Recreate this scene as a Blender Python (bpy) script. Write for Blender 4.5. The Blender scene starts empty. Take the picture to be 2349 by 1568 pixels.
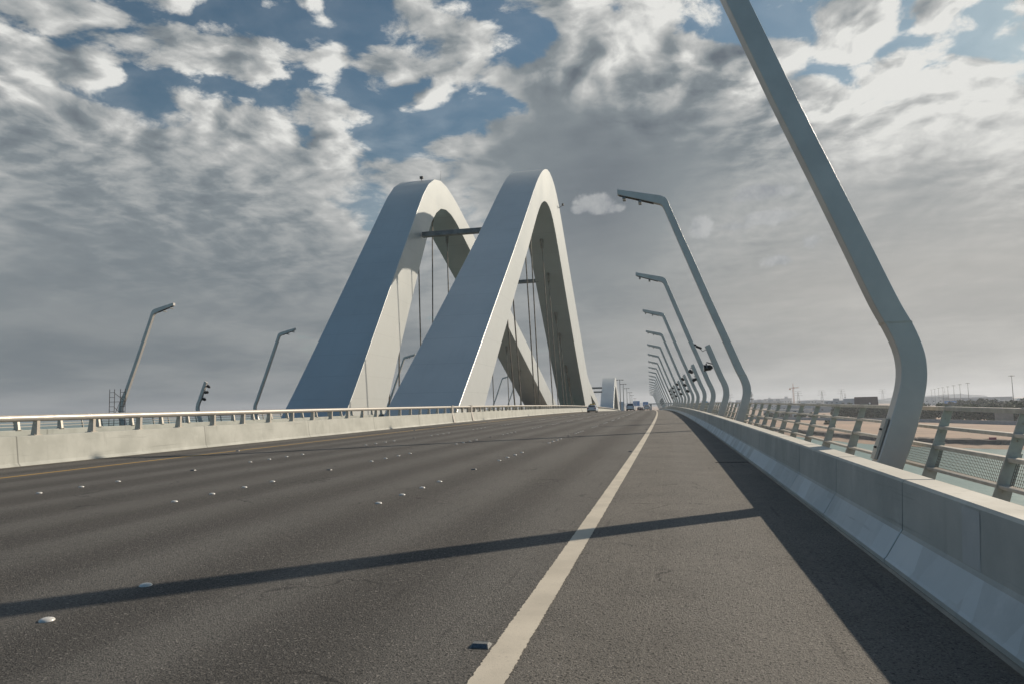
import bpy, bmesh, math, random
from mathutils import Vector, Matrix
random.seed(7)
R = math.radians
scene = bpy.context.scene
col = scene.collection

# ---------------------------------------------------------------- camera
cam_d = bpy.data.cameras.new("camera")
cam = bpy.data.objects.new("camera", cam_d)
col.objects.link(cam)
right = Vector((0.97559615, 0.21841632, -0.02250487))
up = Vector((0.04169763, -0.08366466, 0.99562118))
fwd = Vector((-0.21557705, 0.97226259, 0.09073036))
m = Matrix((right, up, -fwd)).transposed().to_4x4()
m.translation = Vector((0, 0, 1.5))
cam.matrix_world = m
cam_d.sensor_width = 36.0
cam_d.lens = 36.0 * 1631.0 / 2349.0
cam_d.clip_start = 0.05
cam_d.clip_end = 20000
scene.camera = cam

# ---------------------------------------------------------------- sun and sky
SUN = Vector((1.25, 1.42, 1.0)).normalized()
sun_el = math.asin(SUN.z)
sun_d = bpy.data.lights.new("sun", 'SUN')
sun_d.energy = 4.9
sun_d.angle = R(0.6)
sun_d.color = (1.0, 0.88, 0.72)
sun = bpy.data.objects.new("sun", sun_d)
sun.rotation_euler = SUN.to_track_quat('Z', 'Y').to_euler()
sun.location = (60, 60, 60)
col.objects.link(sun)

world = bpy.data.worlds.new("World")
scene.world = world
world.use_nodes = True


class NB:
    """small helper that writes node trees"""
    def __init__(s, tree):
        s.t = tree; s.n = tree.nodes; s.l = tree.links
    def add(s, typ, **kw):
        n = s.n.new(typ)
        for k, v in kw.items():
            setattr(n, k, v)
        return n
    def put(s, sock, v):
        if isinstance(v, bpy.types.NodeSocket):
            s.l.new(v, sock)
        elif v is not None:
            sock.default_value = v
    def m(s, op, a, b=None, c=None, clamp=False):
        n = s.add('ShaderNodeMath', operation=op, use_clamp=clamp)
        s.put(n.inputs[0], a)
        if b is not None: s.put(n.inputs[1], b)
        if c is not None: s.put(n.inputs[2], c)
        return n.outputs[0]
    def v(s, op, a, b=None, c=None):
        n = s.add('ShaderNodeVectorMath', operation=op)
        s.put(n.inputs[0], a)
        if b is not None: s.put(n.inputs[1], b)
        if c is not None: s.put(n.inputs[2], c)
        return n.outputs[1] if op in ('LENGTH', 'DISTANCE', 'DOT_PRODUCT') else n.outputs[0]
    def noise(s, vec, scale, detail=2, rough=.5, dist=0, dim='3D'):
        n = s.add('ShaderNodeTexNoise', noise_dimensions=dim)
        s.put(n.inputs['Vector'], vec); s.put(n.inputs['Scale'], scale)
        n.inputs['Detail'].default_value = detail; n.inputs['Roughness'].default_value = rough
        n.inputs['Distortion'].default_value = dist
        return n.outputs['Fac']
    def mr(s, x, a, b, c=0., d=1., smooth=True):
        n = s.add('ShaderNodeMapRange', interpolation_type='SMOOTHSTEP' if smooth else 'LINEAR')
        for i, q in enumerate((x, a, b, c, d)): s.put(n.inputs[i], q)
        return n.outputs[0]
    def mix(s, f, a, b, blend='MIX'):
        n = s.add('ShaderNodeMix', data_type='RGBA', blend_type=blend)
        s.put(n.inputs[0], f); s.put(n.inputs[6], a); s.put(n.inputs[7], b)
        return n.outputs[2]


def rgb(r, g, b): return (r, g, b, 1.0)

# COV: where the cloud cover thickens or opens, TONE: where the clouds are lighter or darker (directions in the world)
SOFT=[(-0.128,0.944,0.303,0.113,0.80),(-0.058,0.981,0.184,0.139,0.65),(-0.151,0.917,0.369,0.070,0.50),(0.046,0.949,0.312,0.087,0.60),(0.318,0.921,0.223,0.073,0.35),(0.251,0.957,0.143,0.120,0.15),(-0.729,0.682,0.054,0.132,0.70),(-0.595,0.804,0.027,0.145,0.60),(0.228,0.940,0.252,0.065,0.40)]
COV=[(-0.456,0.741,0.493,0.064,-0.13),(-0.392,0.774,0.497,0.049,-0.10),(-0.516,0.709,0.481,0.036,-0.08),(-0.618,0.684,0.388,0.051,-0.14),(-0.587,0.719,0.373,0.050,-0.15),(-0.568,0.742,0.355,0.032,-0.10),(-0.450,0.773,0.447,0.033,-0.09),(-0.492,0.773,0.401,0.027,-0.05),(-0.714,0.638,0.288,0.029,-0.11),(-0.694,0.668,0.270,0.025,-0.10),(-0.330,0.863,0.383,0.046,-0.13),(-0.287,0.864,0.414,0.040,-0.10),(-0.218,0.874,0.434,0.040,-0.10),(-0.175,0.868,0.464,0.034,-0.08),(-0.138,0.861,0.490,0.045,-0.13),(-0.353,0.875,0.332,0.023,-0.08),(-0.269,0.917,0.295,0.033,-0.10),(-0.424,0.864,0.269,0.035,-0.06),(-0.381,0.880,0.282,0.024,-0.08),(-0.357,0.800,0.483,0.025,-0.06),(-0.488,0.737,0.468,0.021,-0.06),(-0.439,0.796,0.417,0.019,-0.06),(-0.414,0.818,0.400,0.020,-0.05),(-0.531,0.722,0.444,0.018,-0.05),(-0.272,0.822,0.500,0.022,-0.05),(-0.480,0.784,0.393,0.019,-0.04),(-0.621,0.667,0.412,0.025,-0.06),(-0.349,0.836,0.424,0.020,-0.06),(-0.632,0.627,0.455,0.029,-0.05),(0.133,0.870,0.475,0.032,-0.10),(0.123,0.881,0.457,0.027,-0.08),(0.291,0.869,0.401,0.030,-0.10),(0.153,0.883,0.443,0.021,-0.06),(0.313,0.871,0.378,0.030,-0.08),(-0.642,0.632,0.433,0.073,0.10),(-0.692,0.634,0.344,0.078,0.12),(-0.636,0.730,0.251,0.117,0.18),(-0.540,0.812,0.219,0.142,0.16),(-0.554,0.766,0.326,0.066,0.10),(-0.445,0.807,0.388,0.067,0.07),(-0.515,0.742,0.429,0.043,0.10),(-0.402,0.794,0.457,0.039,0.10),(-0.277,0.836,0.473,0.062,0.12),(-0.363,0.828,0.428,0.034,0.08),(-0.088,0.893,0.441,0.085,0.16),(-0.123,0.922,0.368,0.094,0.22),(0.021,0.924,0.382,0.114,0.22),(0.045,0.961,0.274,0.116,0.22),(0.179,0.916,0.360,0.108,0.14),(0.249,0.891,0.380,0.093,0.10),(0.337,0.894,0.296,0.101,0.16),(-0.075,0.978,0.197,0.151,0.25),(0.203,0.963,0.175,0.167,0.20),(0.339,0.927,0.159,0.129,0.20),(-0.648,0.749,0.136,0.189,0.20)]
TONE=[(-0.153,0.923,0.353,0.094,-0.26),(-0.054,0.936,0.347,0.088,-0.24),(0.026,0.926,0.376,0.074,-0.18),(-0.117,0.973,0.199,0.097,-0.22),(-0.042,0.964,0.264,0.077,-0.22),(-0.615,0.742,0.269,0.086,-0.10),(-0.697,0.700,0.158,0.104,-0.06),(-0.729,0.680,0.080,0.132,-0.12),(-0.606,0.794,0.050,0.145,-0.12),(-0.513,0.840,0.176,0.069,-0.05),(-0.102,0.964,0.245,0.072,-0.15),(0.102,0.938,0.332,0.062,-0.12),(0.310,0.920,0.239,0.073,-0.12),(0.077,0.882,0.465,0.032,0.15),(-0.002,0.880,0.475,0.072,0.30),(-0.047,0.891,0.452,0.045,0.20),(0.225,0.885,0.407,0.078,0.28),(0.285,0.893,0.349,0.072,0.34),(0.242,0.923,0.300,0.053,0.22),(0.354,0.869,0.346,0.064,0.28),(0.388,0.878,0.280,0.059,0.30),(0.390,0.897,0.210,0.059,0.15),(-0.681,0.621,0.388,0.058,0.16),(-0.608,0.716,0.342,0.047,0.10),(-0.522,0.782,0.340,0.050,0.14),(-0.406,0.779,0.478,0.044,0.14),(-0.245,0.846,0.474,0.056,0.16),(-0.390,0.819,0.421,0.051,0.14),(-0.512,0.738,0.439,0.032,0.12),(-0.322,0.876,0.360,0.029,0.12),(-0.423,0.836,0.350,0.052,0.12),(-0.628,0.720,0.296,0.042,0.12),(0.339,0.932,0.129,0.104,0.08),(0.335,0.942,0.031,0.130,0.08)]
PUFF=[(-0.088,0.958,0.273,0.0294,0.0147,1.00),(-0.112,0.957,0.267,0.0184,0.0086,0.80),(-0.065,0.962,0.267,0.0159,0.0086,0.80),(0.124,0.954,0.271,0.0368,0.0123,1.00),(0.100,0.959,0.266,0.0215,0.0074,0.70),(0.153,0.951,0.268,0.0184,0.0074,0.70),(0.047,0.971,0.235,0.0172,0.0159,0.80),(0.132,0.962,0.238,0.0429,0.0110,0.80),(0.094,0.969,0.231,0.0307,0.0098,0.60),(0.146,0.972,0.182,0.0245,0.0110,0.70),(0.183,0.962,0.202,0.0172,0.0110,0.60)]


THR0, THR1 = .335, .535
def build_sky():
    t = world.node_tree; t.nodes.clear(); b = NB(t)
    tc = b.add('ShaderNodeTexCoord'); d = b.v('NORMALIZE', tc.outputs['Generated'])
    sx = b.add('ShaderNodeSeparateXYZ'); b.put(sx.inputs[0], d)
    dz = sx.outputs[2]
    den = b.m('ADD', b.m('MAXIMUM', dz, 0.0), 0.16)
    cx = b.add('ShaderNodeCombineXYZ')
    b.put(cx.inputs[0], b.m('DIVIDE', sx.outputs[0], den)); b.put(cx.inputs[1], b.m('DIVIDE', sx.outputs[1], den))
    p = cx.outputs[0]
    wn = b.add('ShaderNodeTexNoise'); b.put(wn.inputs['Vector'], p); wn.inputs['Scale'].default_value = 2.2; wn.inputs['Detail'].default_value = 3
    p = b.v('ADD', p, b.v('SCALE', b.v('SUBTRACT', wn.outputs['Color'], (.5, .5, .5))))
    p.node.inputs[1].links[0].from_node.inputs[3].default_value = 0.22
    sd = Vector((SUN.x, SUN.y, 0)).normalized() * 0.045
    def cells(q, sc):
        v = b.add('ShaderNodeTexVoronoi', feature='F1', voronoi_dimensions='2D'); b.put(v.inputs['Vector'], q); v.inputs['Scale'].default_value = sc
        v.inputs['Detail'].default_value = 1.0; v.inputs['Roughness'].default_value = .5
        return b.m('SUBTRACT', 1.0, v.outputs['Distance'])
    def body(q, det, sc=3.6):
        hi = b.m('ADD', b.m('MULTIPLY', b.noise(q, 3.6, det, .65, dim='2D'), .66), b.m('MULTIPLY', cells(q, 6.2), .36))
        lo = b.m('MULTIPLY_ADD', b.noise(q, 1.9, det, .58, dim='2D'), 1.0, .08)
        return b.m('ADD', b.m('MULTIPLY', hi, up), b.m('MULTIPLY', lo, b.m('SUBTRACT', 1.0, up)))
    up = b.mr(dz, .24, .40)
    n1 = body(p, 9)
    n2 = body(b.v('ADD', p, (sd.x, sd.y, 0.0)), 4)
    fine = b.noise(p, 10.0, 7, .68, dim='2D')
    big = b.noise(p, .75, 2, .5, dim='2D')

    def field(L):
        acc = None
        for x, y, z, r, w in L:
            g = b.m('EXPONENT', b.m('MULTIPLY', b.m('POWER', b.v('DISTANCE', d, (x, y, z)), 2.0), -1.0 / (r * r)))
            acc = b.m('MULTIPLY', g, w) if acc is None else b.m('MULTIPLY_ADD', g, w, acc)
        return acc
    cov = field(COV); tone = field(TONE); crisp = b.m('SUBTRACT', 1.0, b.m('MINIMUM', field(SOFT), .85))
    # ahead of the bridge the cover is broken cloud, behind it the sky is clear
    ahead = b.mr(sx.outputs[1], -0.15, 0.58)
    n1c = b.m('MULTIPLY_ADD', b.m('SUBTRACT', n1, .50), b.mr(dz, .26, .44, 1.0, 1.8), .50)
    n1c = b.m('MULTIPLY_ADD', b.m('SUBTRACT', fine, .5), .22, n1c)
    dens = b.m('ADD', b.m('ADD', n1c, b.m('MULTIPLY', b.m('SUBTRACT', big, .5), .22)), b.m('MULTIPLY', cov, 1.25))
    dens = b.m('ADD', dens, b.m('MULTIPLY', b.m('SUBTRACT', ahead, 1.0), .50))
    thick = b.mr(dens, THR0, THR1)
    edge = b.mr(dens, THR0 + .05, THR1 + .28)
    relief = b.m('MULTIPLY', b.m('MULTIPLY', b.m('SUBTRACT', n1, n2), crisp), b.mr(dz, .10, .40, 1.1, 2.8))
    glow = b.m('POWER', b.m('MAXIMUM', b.v('DOT_PRODUCT', d, tuple(SUN)), 0.0), 3.5)
    lum = b.m('ADD', .66, relief)
    lum = b.m('ADD', lum, b.m('MULTIPLY', b.m('MULTIPLY', b.m('SUBTRACT', fine, .5), crisp), b.mr(dz, .10, .40, .20, .80)))
    lum = b.m('ADD', lum, b.m('MULTIPLY', tone, .72))
    lum = b.m('ADD', lum, b.m('MULTIPLY', edge, -.20))
    lum = b.m('ADD', lum, b.m('MULTIPLY', glow, .17))
    # soften structure low over the horizon
    low = b.m('MINIMUM', b.m('ADD', b.mr(dz, .03, .30, 1.0, 0.0), b.m('MULTIPLY', b.mr(dz, .05, .40, .55, 0.0), b.mr(b.v('DOT_PRODUCT', d, tuple(SUN)), .62, .88))), 1.0)
    lum = b.m('MAXIMUM', b.m('MINIMUM', lum, 1.15), 0.0)
    ramp = b.add('ShaderNodeValToRGB'); b.put(ramp.inputs[0], lum)
    e = ramp.color_ramp.elements
    e[0].position = 0; e[0].color = rgb(.130, .155, .183)
    e[1].position = 1; e[1].color = rgb(.77, .77, .74)
    x = ramp.color_ramp.elements.new(.35); x.color = rgb(.222, .255, .275)
    x = ramp.color_ramp.elements.new(.70); x.color = rgb(.47, .48, .475)
    cloud = ramp.outputs[0]
    # hazy base of the sky, cool away from the sun and warm towards it
    side = b.mr(glow, .04, .55)
    hcol = b.mix(side, rgb(.140, .168, .184), rgb(.46, .445, .41))
    streak = b.noise(p, 1.1, 4, .55, dim='2D')
    hcol = b.mix(b.mr(streak, .3, .75), b.mix(.25, hcol, rgb(.19, .21, .235)), b.mix(.30, hcol, rgb(.6, .59, .57)))
    # small separate cumulus in front of the veil
    puff = None
    for x_, y_, z_, ra, rb, w in PUFF:
        c = Vector((x_, y_, z_)); rr = Vector((c.y, -c.x, 0)).normalized(); uu = rr.cross(c).normalized()
        dd = b.v('SUBTRACT', d, tuple(c))
        a1 = b.m('POWER', b.m('DIVIDE', b.v('DOT_PRODUCT', dd, tuple(rr)), ra), 2.0)
        a2 = b.m('POWER', b.m('DIVIDE', b.v('DOT_PRODUCT', dd, tuple(uu)), rb), 2.0)
        g = b.m('MULTIPLY', b.m('EXPONENT', b.m('MULTIPLY', b.m('ADD', a1, a2), -1.0)), w)
        puff = g if puff is None else b.m('MAXIMUM', puff, g)
    pn = b.noise(d, 26.0, 6, .62)
    pd = b.mr(b.m('ADD', puff, b.m('MULTIPLY', b.m('SUBTRACT', pn, .5), 1.3)), .30, .62)
    pcol = b.mix(b.mr(pn, .3, .7), rgb(.29, .31, .335), rgb(.50, .51, .51))
    cl = b.mix(b.m('MULTIPLY', low, .82), cloud, hcol)
    cl = b.mix(b.m('MULTIPLY', pd, .75), cl, pcol)
    sky = b.add('ShaderNodeTexSky', sky_type='NISHITA')
    sky.sun_disc = False; sky.sun_elevation = sun_el; sky.sun_rotation = math.atan2(SUN.x, SUN.y)
    sky.air_density = 1.0; sky.dust_density = .6; sky.ozone_density = 3.0
    b1 = b.add('ShaderNodeBackground'); b.put(b1.inputs[0], b.mix(1.0, sky.outputs[0], b.mix(ahead, rgb(.36, .68, .74), rgb(.54, .60, .52)), 'MULTIPLY')); b1.inputs[1].default_value = SKY_STRENGTH
    b2 = b.add('ShaderNodeBackground'); b.put(b2.inputs[0], cl); b2.inputs[1].default_value = 1.0
    mx = b.add('ShaderNodeMixShader')
    amt = b.m('MAXIMUM', thick, b.m('MAXIMUM', b.m('MULTIPLY', low, b.mr(ahead, 0, 1, .35, 1.0)), b.mr(dz, .12, .45, .55, .06)))
    b.put(mx.inputs[0], amt)
    t.links.new(b1.outputs[0], mx.inputs[1]); t.links.new(b2.outputs[0], mx.inputs[2])
    out = b.add('ShaderNodeOutputWorld'); t.links.new(mx.outputs[0], out.inputs[0])
SKY_STRENGTH = 0.12
HAZE_D = 0.00020
build_sky()
world.cycles.sampling_method = 'MANUAL'
world.cycles.sample_map_resolution = 512
vs = scene.view_settings
vs.view_transform = 'Standard'; vs.look = 'None'; vs.exposure = 0.0; vs.gamma = 1.0; vs.use_curve_mapping = False
scene.cycles.use_denoising = True
scene.cycles.max_bounces = 5
scene.cycles.diffuse_bounces = 3
scene.cycles.glossy_bounces = 3
scene.cycles.volume_bounces = 0

# ---------------------------------------------------------------- road alignment
GR, CR, KR = .00528, 3.05e-5, 9.56e-5
def zr(y):
    if y < 0: return GR * y
    if y < 420: return GR * y - CR * y * y
    return GR * 420 - CR * 420 * 420 + (GR - 2 * CR * 420) * (y - 420)
def xr(y):
    if y < 152: return -KR * y * y
    return -KR * 152 * 152 - 2 * KR * 152 * (y - 152)
def W(x, y, z): return Vector((x + xr(y), y, z + zr(y)))
def frame_at(y):
    """rotation that follows the bend and the grade at y"""
    e = .5
    t = (W(0, y + e, 0) - W(0, y - e, 0)).normalized()
    r = t.cross(Vector((0, 0, 1))).normalized(); u = r.cross(t)
    return Matrix((r, t, u)).transposed()

# ---------------------------------------------------------------- materials
def mat(name, c, rough=.6, metal=0., c2=None, scale=3., lo=.35, hi=.65, bump=0., bscale=40., spec=.5, stretch=None, rvar=0., coord='Object', coat=0.):
    mt = bpy.data.materials.new(name); mt.use_nodes = True
    b = NB(mt.node_tree); p = b.n['Principled BSDF']
    tc = b.add('ShaderNodeTexCoord').outputs[coord]
    if coord == 'World':
        pass
    vec = tc
    if stretch:
        mp = b.add('ShaderNodeMapping'); b.put(mp.inputs['Vector'], tc); mp.inputs['Scale'].default_value = stretch; vec = mp.outputs[0]
    n = b.noise(vec, scale, 6, .6)
    if c2 is None: c2 = tuple(q * .82 for q in c)
    b.put(p.inputs['Base Color'], b.mix(b.mr(n, lo, hi), rgb(*c), rgb(*c2)))
    p.inputs['Roughness'].default_value = rough
    if rvar: b.put(p.inputs['Roughness'], b.mr(n, .3, .7, rough - rvar, rough + rvar))
    p.inputs['Metallic'].default_value = metal
    p.inputs['Specular IOR Level'].default_value = spec
    p.inputs['Coat Weight'].default_value = coat
    if bump:
        bn = b.add('ShaderNodeBump'); bn.inputs['Strength'].default_value = bump; bn.inputs['Distance'].default_value = .01
        b.put(bn.inputs['Height'], b.noise(tc, bscale, 4, .6)); b.put(p.inputs['Normal'], bn.outputs[0])
    return mt

def pos_node(b): return b.add('ShaderNodeNewGeometry').outputs['Position']

def wobc(b, g):
    n = b.add('ShaderNodeTexNoise'); b.put(n.inputs['Vector'], g); n.inputs['Scale'].default_value = 1.7; n.inputs['Detail'].default_value = 4
    return n.outputs['Color']

def asphalt_mat():
    mt = bpy.data.materials.new("asphalt"); mt.use_nodes = True
    b = NB(mt.node_tree); p = b.n['Principled BSDF']
    g = pos_node(b); s = b.add('ShaderNodeSeparateXYZ'); b.put(s.inputs[0], g)
    lane = b.m('MULTIPLY_ADD', b.m('POWER', b.m('MAXIMUM', s.outputs[1], 0.0), 2.0), KR, s.outputs[0])
    # wheel tracks polished by traffic, 3.65 m lanes
    ph = b.m('MULTIPLY', b.m('ADD', lane, .97), 2 * math.pi / 3.65 * 2)
    cc = b.add('ShaderNodeCombineXYZ'); b.put(cc.inputs[0], lane); b.put(cc.inputs[1], b.m('MULTIPLY', s.outputs[1], .06))
    wob = b.noise(cc.outputs[0], .9, 4, .55)
    tr = b.m('COSINE', b.m('ADD', ph, b.m('MULTIPLY', wob, 3.0)))
    tr = b.m('MULTIPLY_ADD', tr, .5, .5)
    patch = b.noise(g, .35, 5, .6)
    shoulder = b.mr(lane, -1.25, -.80)
    base = b.mix(tr, rgb(.066, .062, .057), rgb(.134, .126, .113))
    base = b.mix(b.mr(patch, .35, .75, 0, .6), base, rgb(.080, .071, .062))
    base2 = b.mix(b.mr(b.noise(g, .8, 6, .65), .3, .72), rgb(.196, .179, .155), rgb(.145, .133, .116))
    base = b.mix(shoulder, base, base2)
    # aggregate
    vo = b.add('ShaderNodeTexVoronoi'); b.put(vo.inputs['Vector'], g); vo.inputs['Scale'].default_value = 75
    ag = b.noise(g, 95, 5, .75)
    base = b.mix(b.m('MULTIPLY', b.mr(ag, .50, .68), .62), base, rgb(.19, .17, .15))
    base = b.mix(b.m('MULTIPLY', b.mr(ag, .50, .34), .9), base, rgb(.015, .014, .013))
    sv = b.add('ShaderNodeSeparateColor'); b.put(sv.inputs[0], vo.outputs['Color'])
    base = b.mix(b.m('MULTIPLY', b.mr(sv.outputs[0], .94, .99), .55), base, rgb(.33, .30, .27))
    base = b.mix(b.m('MULTIPLY', b.mr(sv.outputs[1], .93, .98), .8), base, rgb(.014, .013, .012))
    vc = b.add('ShaderNodeTexVoronoi'); b.put(vc.inputs['Vector'], g); vc.inputs['Scale'].default_value = 34
    cn = b.noise(g, 42, 4, .7)
    base = b.mix(b.m('MULTIPLY', b.mr(cn, .54, .66), .45), base, rgb(.20, .185, .16))
    base = b.mix(b.m('MULTIPLY', b.mr(cn, .46, .36), .75), base, rgb(.020, .019, .017))
    # hairline cracks, a longitudinal paving seam and oil drips
    ve = b.add('ShaderNodeTexVoronoi', feature='DISTANCE_TO_EDGE'); wv = b.v('ADD', g, b.v('SCALE', b.v('SUBTRACT', wobc(b, g), (.5, .5, .5))))
    wv.node.inputs[1].links[0].from_node.inputs[3].default_value = .9
    b.put(ve.inputs['Vector'], wv); ve.inputs['Scale'].default_value = .45
    crk = b.m('MULTIPLY', b.mr(ve.outputs['Distance'], 0, .012, 1, 0), b.mr(b.noise(g, .6, 3, .5), .52, .60, 0, .75))
    base = b.mix(crk, base, rgb(.018, .017, .016))
    seam = b.m('ABSOLUTE', b.m('ADD', b.m('ADD', lane, .17), b.m('MULTIPLY', b.noise(g, .8, 4, .6), .10)))
    base = b.mix(b.m('MULTIPLY', b.mr(seam, 0, .012, 1, 0), b.mr(b.noise(g, 6, 3, .6), .40, .60, 0, .55)), base, rgb(.24, .22, .19))
    od = b.add('ShaderNodeTexVoronoi'); b.put(od.inputs['Vector'], g); od.inputs['Scale'].default_value = 1.3
    so = b.add('ShaderNodeSeparateColor'); b.put(so.inputs[0], od.outputs['Color'])
    base = b.mix(b.m('MULTIPLY', b.mr(od.outputs['Distance'], .03, .09, .7, 0), b.mr(so.outputs[2], .70, .75)), base, rgb(.020, .018, .016))
    # sand and dust swept against the right barrier, dust line at the left barrier
    dn = b.noise(g, 3.5, 6, .7)
    dust = b.mr(b.m('ADD', lane, b.m('MULTIPLY', dn, .34)), 1.82, 2.02)
    base = b.mix(b.m('MULTIPLY', dust, .75), base, rgb(.17, .135, .10))
    dust2 = b.mr(b.m('SUBTRACT', lane, b.m('MULTIPLY', dn, .5)), -19.1, -18.75, .7, 0.)
    base = b.mix(dust2, base, rgb(.16, .14, .11))
    # dusty line along the shoulder
    dl = b.m('ABSOLUTE', b.m('SUBTRACT', b.m('ADD', lane, b.m('MULTIPLY', b.noise(g, 1.3, 5, .7), .22)), 1.30))
    base = b.mix(b.m('MULTIPLY', b.mr(dl, .0, .07, 1., 0.), b.mr(b.noise(g, 9, 5, .7), .42, .62, 0, .5)), base, rgb(.20, .175, .15))
    # scuffs and tyre marks along the lanes
    sc = b.add('ShaderNodeMapping'); b.put(sc.inputs['Vector'], g); sc.inputs['Rotation'].default_value = (0, 0, R(4)); sc.inputs['Scale'].default_value = (6, .35, 1)
    sk = b.noise(sc.outputs[0], 1.6, 4, .5)
    base = b.mix(b.m('MULTIPLY', b.mr(sk, .63, .72), .35), base, rgb(.025, .024, .023))
    b.put(p.inputs['Base Color'], base)
    b.put(p.inputs['Roughness'], b.mr(tr, 0, 1, .82, .70))
    p.inputs['Specular IOR Level'].default_value = .35
    bn = b.add('ShaderNodeBump'); bn.inputs['Strength'].default_value = 1.0; bn.inputs['Distance'].default_value = .010
    b.put(bn.inputs['Height'], b.m('ADD', b.m('MULTIPLY', cn, 1.2), b.m('ADD', ag, b.m('MULTIPLY', vo.outputs['Distance'], .5)))); b.put(p.inputs['Normal'], bn.outputs[0])
    return mt

def line_mat(name, c, dirt):
    mt = bpy.data.materials.new(name); mt.use_nodes = True
    b = NB(mt.node_tree); p = b.n['Principled BSDF']; g = pos_node(b)
    n = b.noise(g, 30, 6, .75); n2 = b.noise(g, 1.5, 4, .6)
    k = b.mix(b.mr(n2, .3, .7), rgb(*c), rgb(*[q * .8 for q in c]))
    k = b.mix(b.mr(n, .60, .72, 0, .8), k, rgb(*dirt))
    k = b.mix(b.mr(b.noise(g, 130, 3, .7), .58, .70, 0, .6), k, rgb(*dirt))
    b.put(p.inputs['Base Color'], k); p.inputs['Roughness'].default_value = .75
    bn = b.add('ShaderNodeBump'); bn.inputs['Strength'].default_value = .5; bn.inputs['Distance'].default_value = .004
    b.put(bn.inputs['Height'], b.noise(g, 95, 5, .75)); b.put(p.inputs['Normal'], bn.outputs[0])
    # worn ragged edge: paint lost where the noise is high near the rim
    return mt

def concrete_mat(name, c, c2, joints=0):
    mt = bpy.data.materials.new(name); mt.use_nodes = True
    b = NB(mt.node_tree); p = b.n['Principled BSDF']; g = pos_node(b)
    n = b.noise(g, .9, 6, .65); f = b.noise(g, 60, 5, .7)
    mp = b.add('ShaderNodeMapping'); b.put(mp.inputs['Vector'], g); mp.inputs['Scale'].default_value = (3.5, 3.5, .25)
    drip = b.noise(mp.outputs[0], 1.4, 5, .6)
    k = b.mix(b.mr(n, .3, .7), rgb(*c), rgb(*c2))
    k = b.mix(b.mr(drip, .55, .72, 0, .35), k, rgb(*[q * .62 for q in c]))
    # repair coats: rectangular lighter patches rolled on the face
    br = b.add('ShaderNodeTexBrick'); mp2 = b.add('ShaderNodeMapping'); b.put(mp2.inputs['Vector'], g); mp2.inputs['Rotation'].default_value = (R(90), 0, R(90))
    k = b.mix(b.mr(f, .55, .75, 0, .25), k, rgb(*[q * .6 for q in c]))
    mq = b.add('ShaderNodeMapping'); b.put(mq.inputs['Vector'], g); mq.inputs['Scale'].default_value = (2, .25, 9)
    k = b.mix(b.mr(b.noise(mq.outputs[0], 1.3, 5, .65), .60, .70, 0, .45), k, rgb(*[q * .45 for q in c]))
    k = b.mix(b.mr(b.noise(g, 2.2, 6, .7), .56, .74, 0, .35), k, rgb(*[min(q * 1.3, .7) for q in c]))
    vo = b.add('ShaderNodeTexVoronoi'); b.put(vo.inputs['Vector'], g); vo.inputs['Scale'].default_value = 26
    k = b.mix(b.mr(vo.outputs['Distance'], .03, .06, .5, 0), k, rgb(.12, .11, .10))
    if joints:
        sj = b.add('ShaderNodeSeparateXYZ'); b.put(sj.inputs[0], g)
        fj = b.m('ABSOLUTE', b.m('SUBTRACT', b.m('FRACT', b.m('DIVIDE', sj.outputs[1], joints)), .5))
        k = b.mix(b.mr(fj, .4965, .4985, 0, .7), k, rgb(.10, .10, .09))
        k = b.mix(b.m('MULTIPLY', b.mr(fj, .45, .5), b.mr(drip, .45, .65, 0, .4)), k, rgb(.22, .22, .19))
    b.put(p.inputs['Base Color'], k); b.put(p.inputs['Roughness'], b.mr(n, .3, .7, .62, .85))
    bn = b.add('ShaderNodeBump'); bn.inputs['Strength'].default_value = .25; bn.inputs['Distance'].default_value = .004
    b.put(bn.inputs['Height'], f); b.put(p.inputs['Normal'], bn.outputs[0])
    return mt

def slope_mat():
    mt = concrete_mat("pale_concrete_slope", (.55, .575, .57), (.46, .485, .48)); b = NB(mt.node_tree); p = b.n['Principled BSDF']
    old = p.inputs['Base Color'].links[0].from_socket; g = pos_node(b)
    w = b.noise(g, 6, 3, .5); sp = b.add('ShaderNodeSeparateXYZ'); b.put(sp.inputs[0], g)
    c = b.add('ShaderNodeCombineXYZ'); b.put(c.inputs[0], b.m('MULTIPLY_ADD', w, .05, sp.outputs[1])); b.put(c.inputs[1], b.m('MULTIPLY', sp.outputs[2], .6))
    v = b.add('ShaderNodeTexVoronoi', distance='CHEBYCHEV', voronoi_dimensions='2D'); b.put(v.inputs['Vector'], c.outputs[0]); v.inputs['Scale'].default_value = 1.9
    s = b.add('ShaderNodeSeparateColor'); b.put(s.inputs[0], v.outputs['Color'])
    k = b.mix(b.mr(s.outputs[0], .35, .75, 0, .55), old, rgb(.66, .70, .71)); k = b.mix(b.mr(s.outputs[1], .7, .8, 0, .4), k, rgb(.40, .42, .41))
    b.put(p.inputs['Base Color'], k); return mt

def water_mat():
    mt = bpy.data.materials.new("water"); mt.use_nodes = True
    b = NB(mt.node_tree); p = b.n['Principled BSDF']; g = pos_node(b)
    k = b.mix(b.mr(b.noise(g, .012, 4, .6), .35, .65), rgb(.125, .225, .20), rgb(.09, .18, .165))
    b.put(p.inputs['Base Color'], k); p.inputs['Roughness'].default_value = .38
    bn = b.add('ShaderNodeBump'); bn.inputs['Strength'].default_value = .6; bn.inputs['Distance'].default_value = .3
    b.put(bn.inputs['Height'], b.noise(g, .5, 6, .6)); b.put(p.inputs['Normal'], bn.outputs[0])
    return mt

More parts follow.
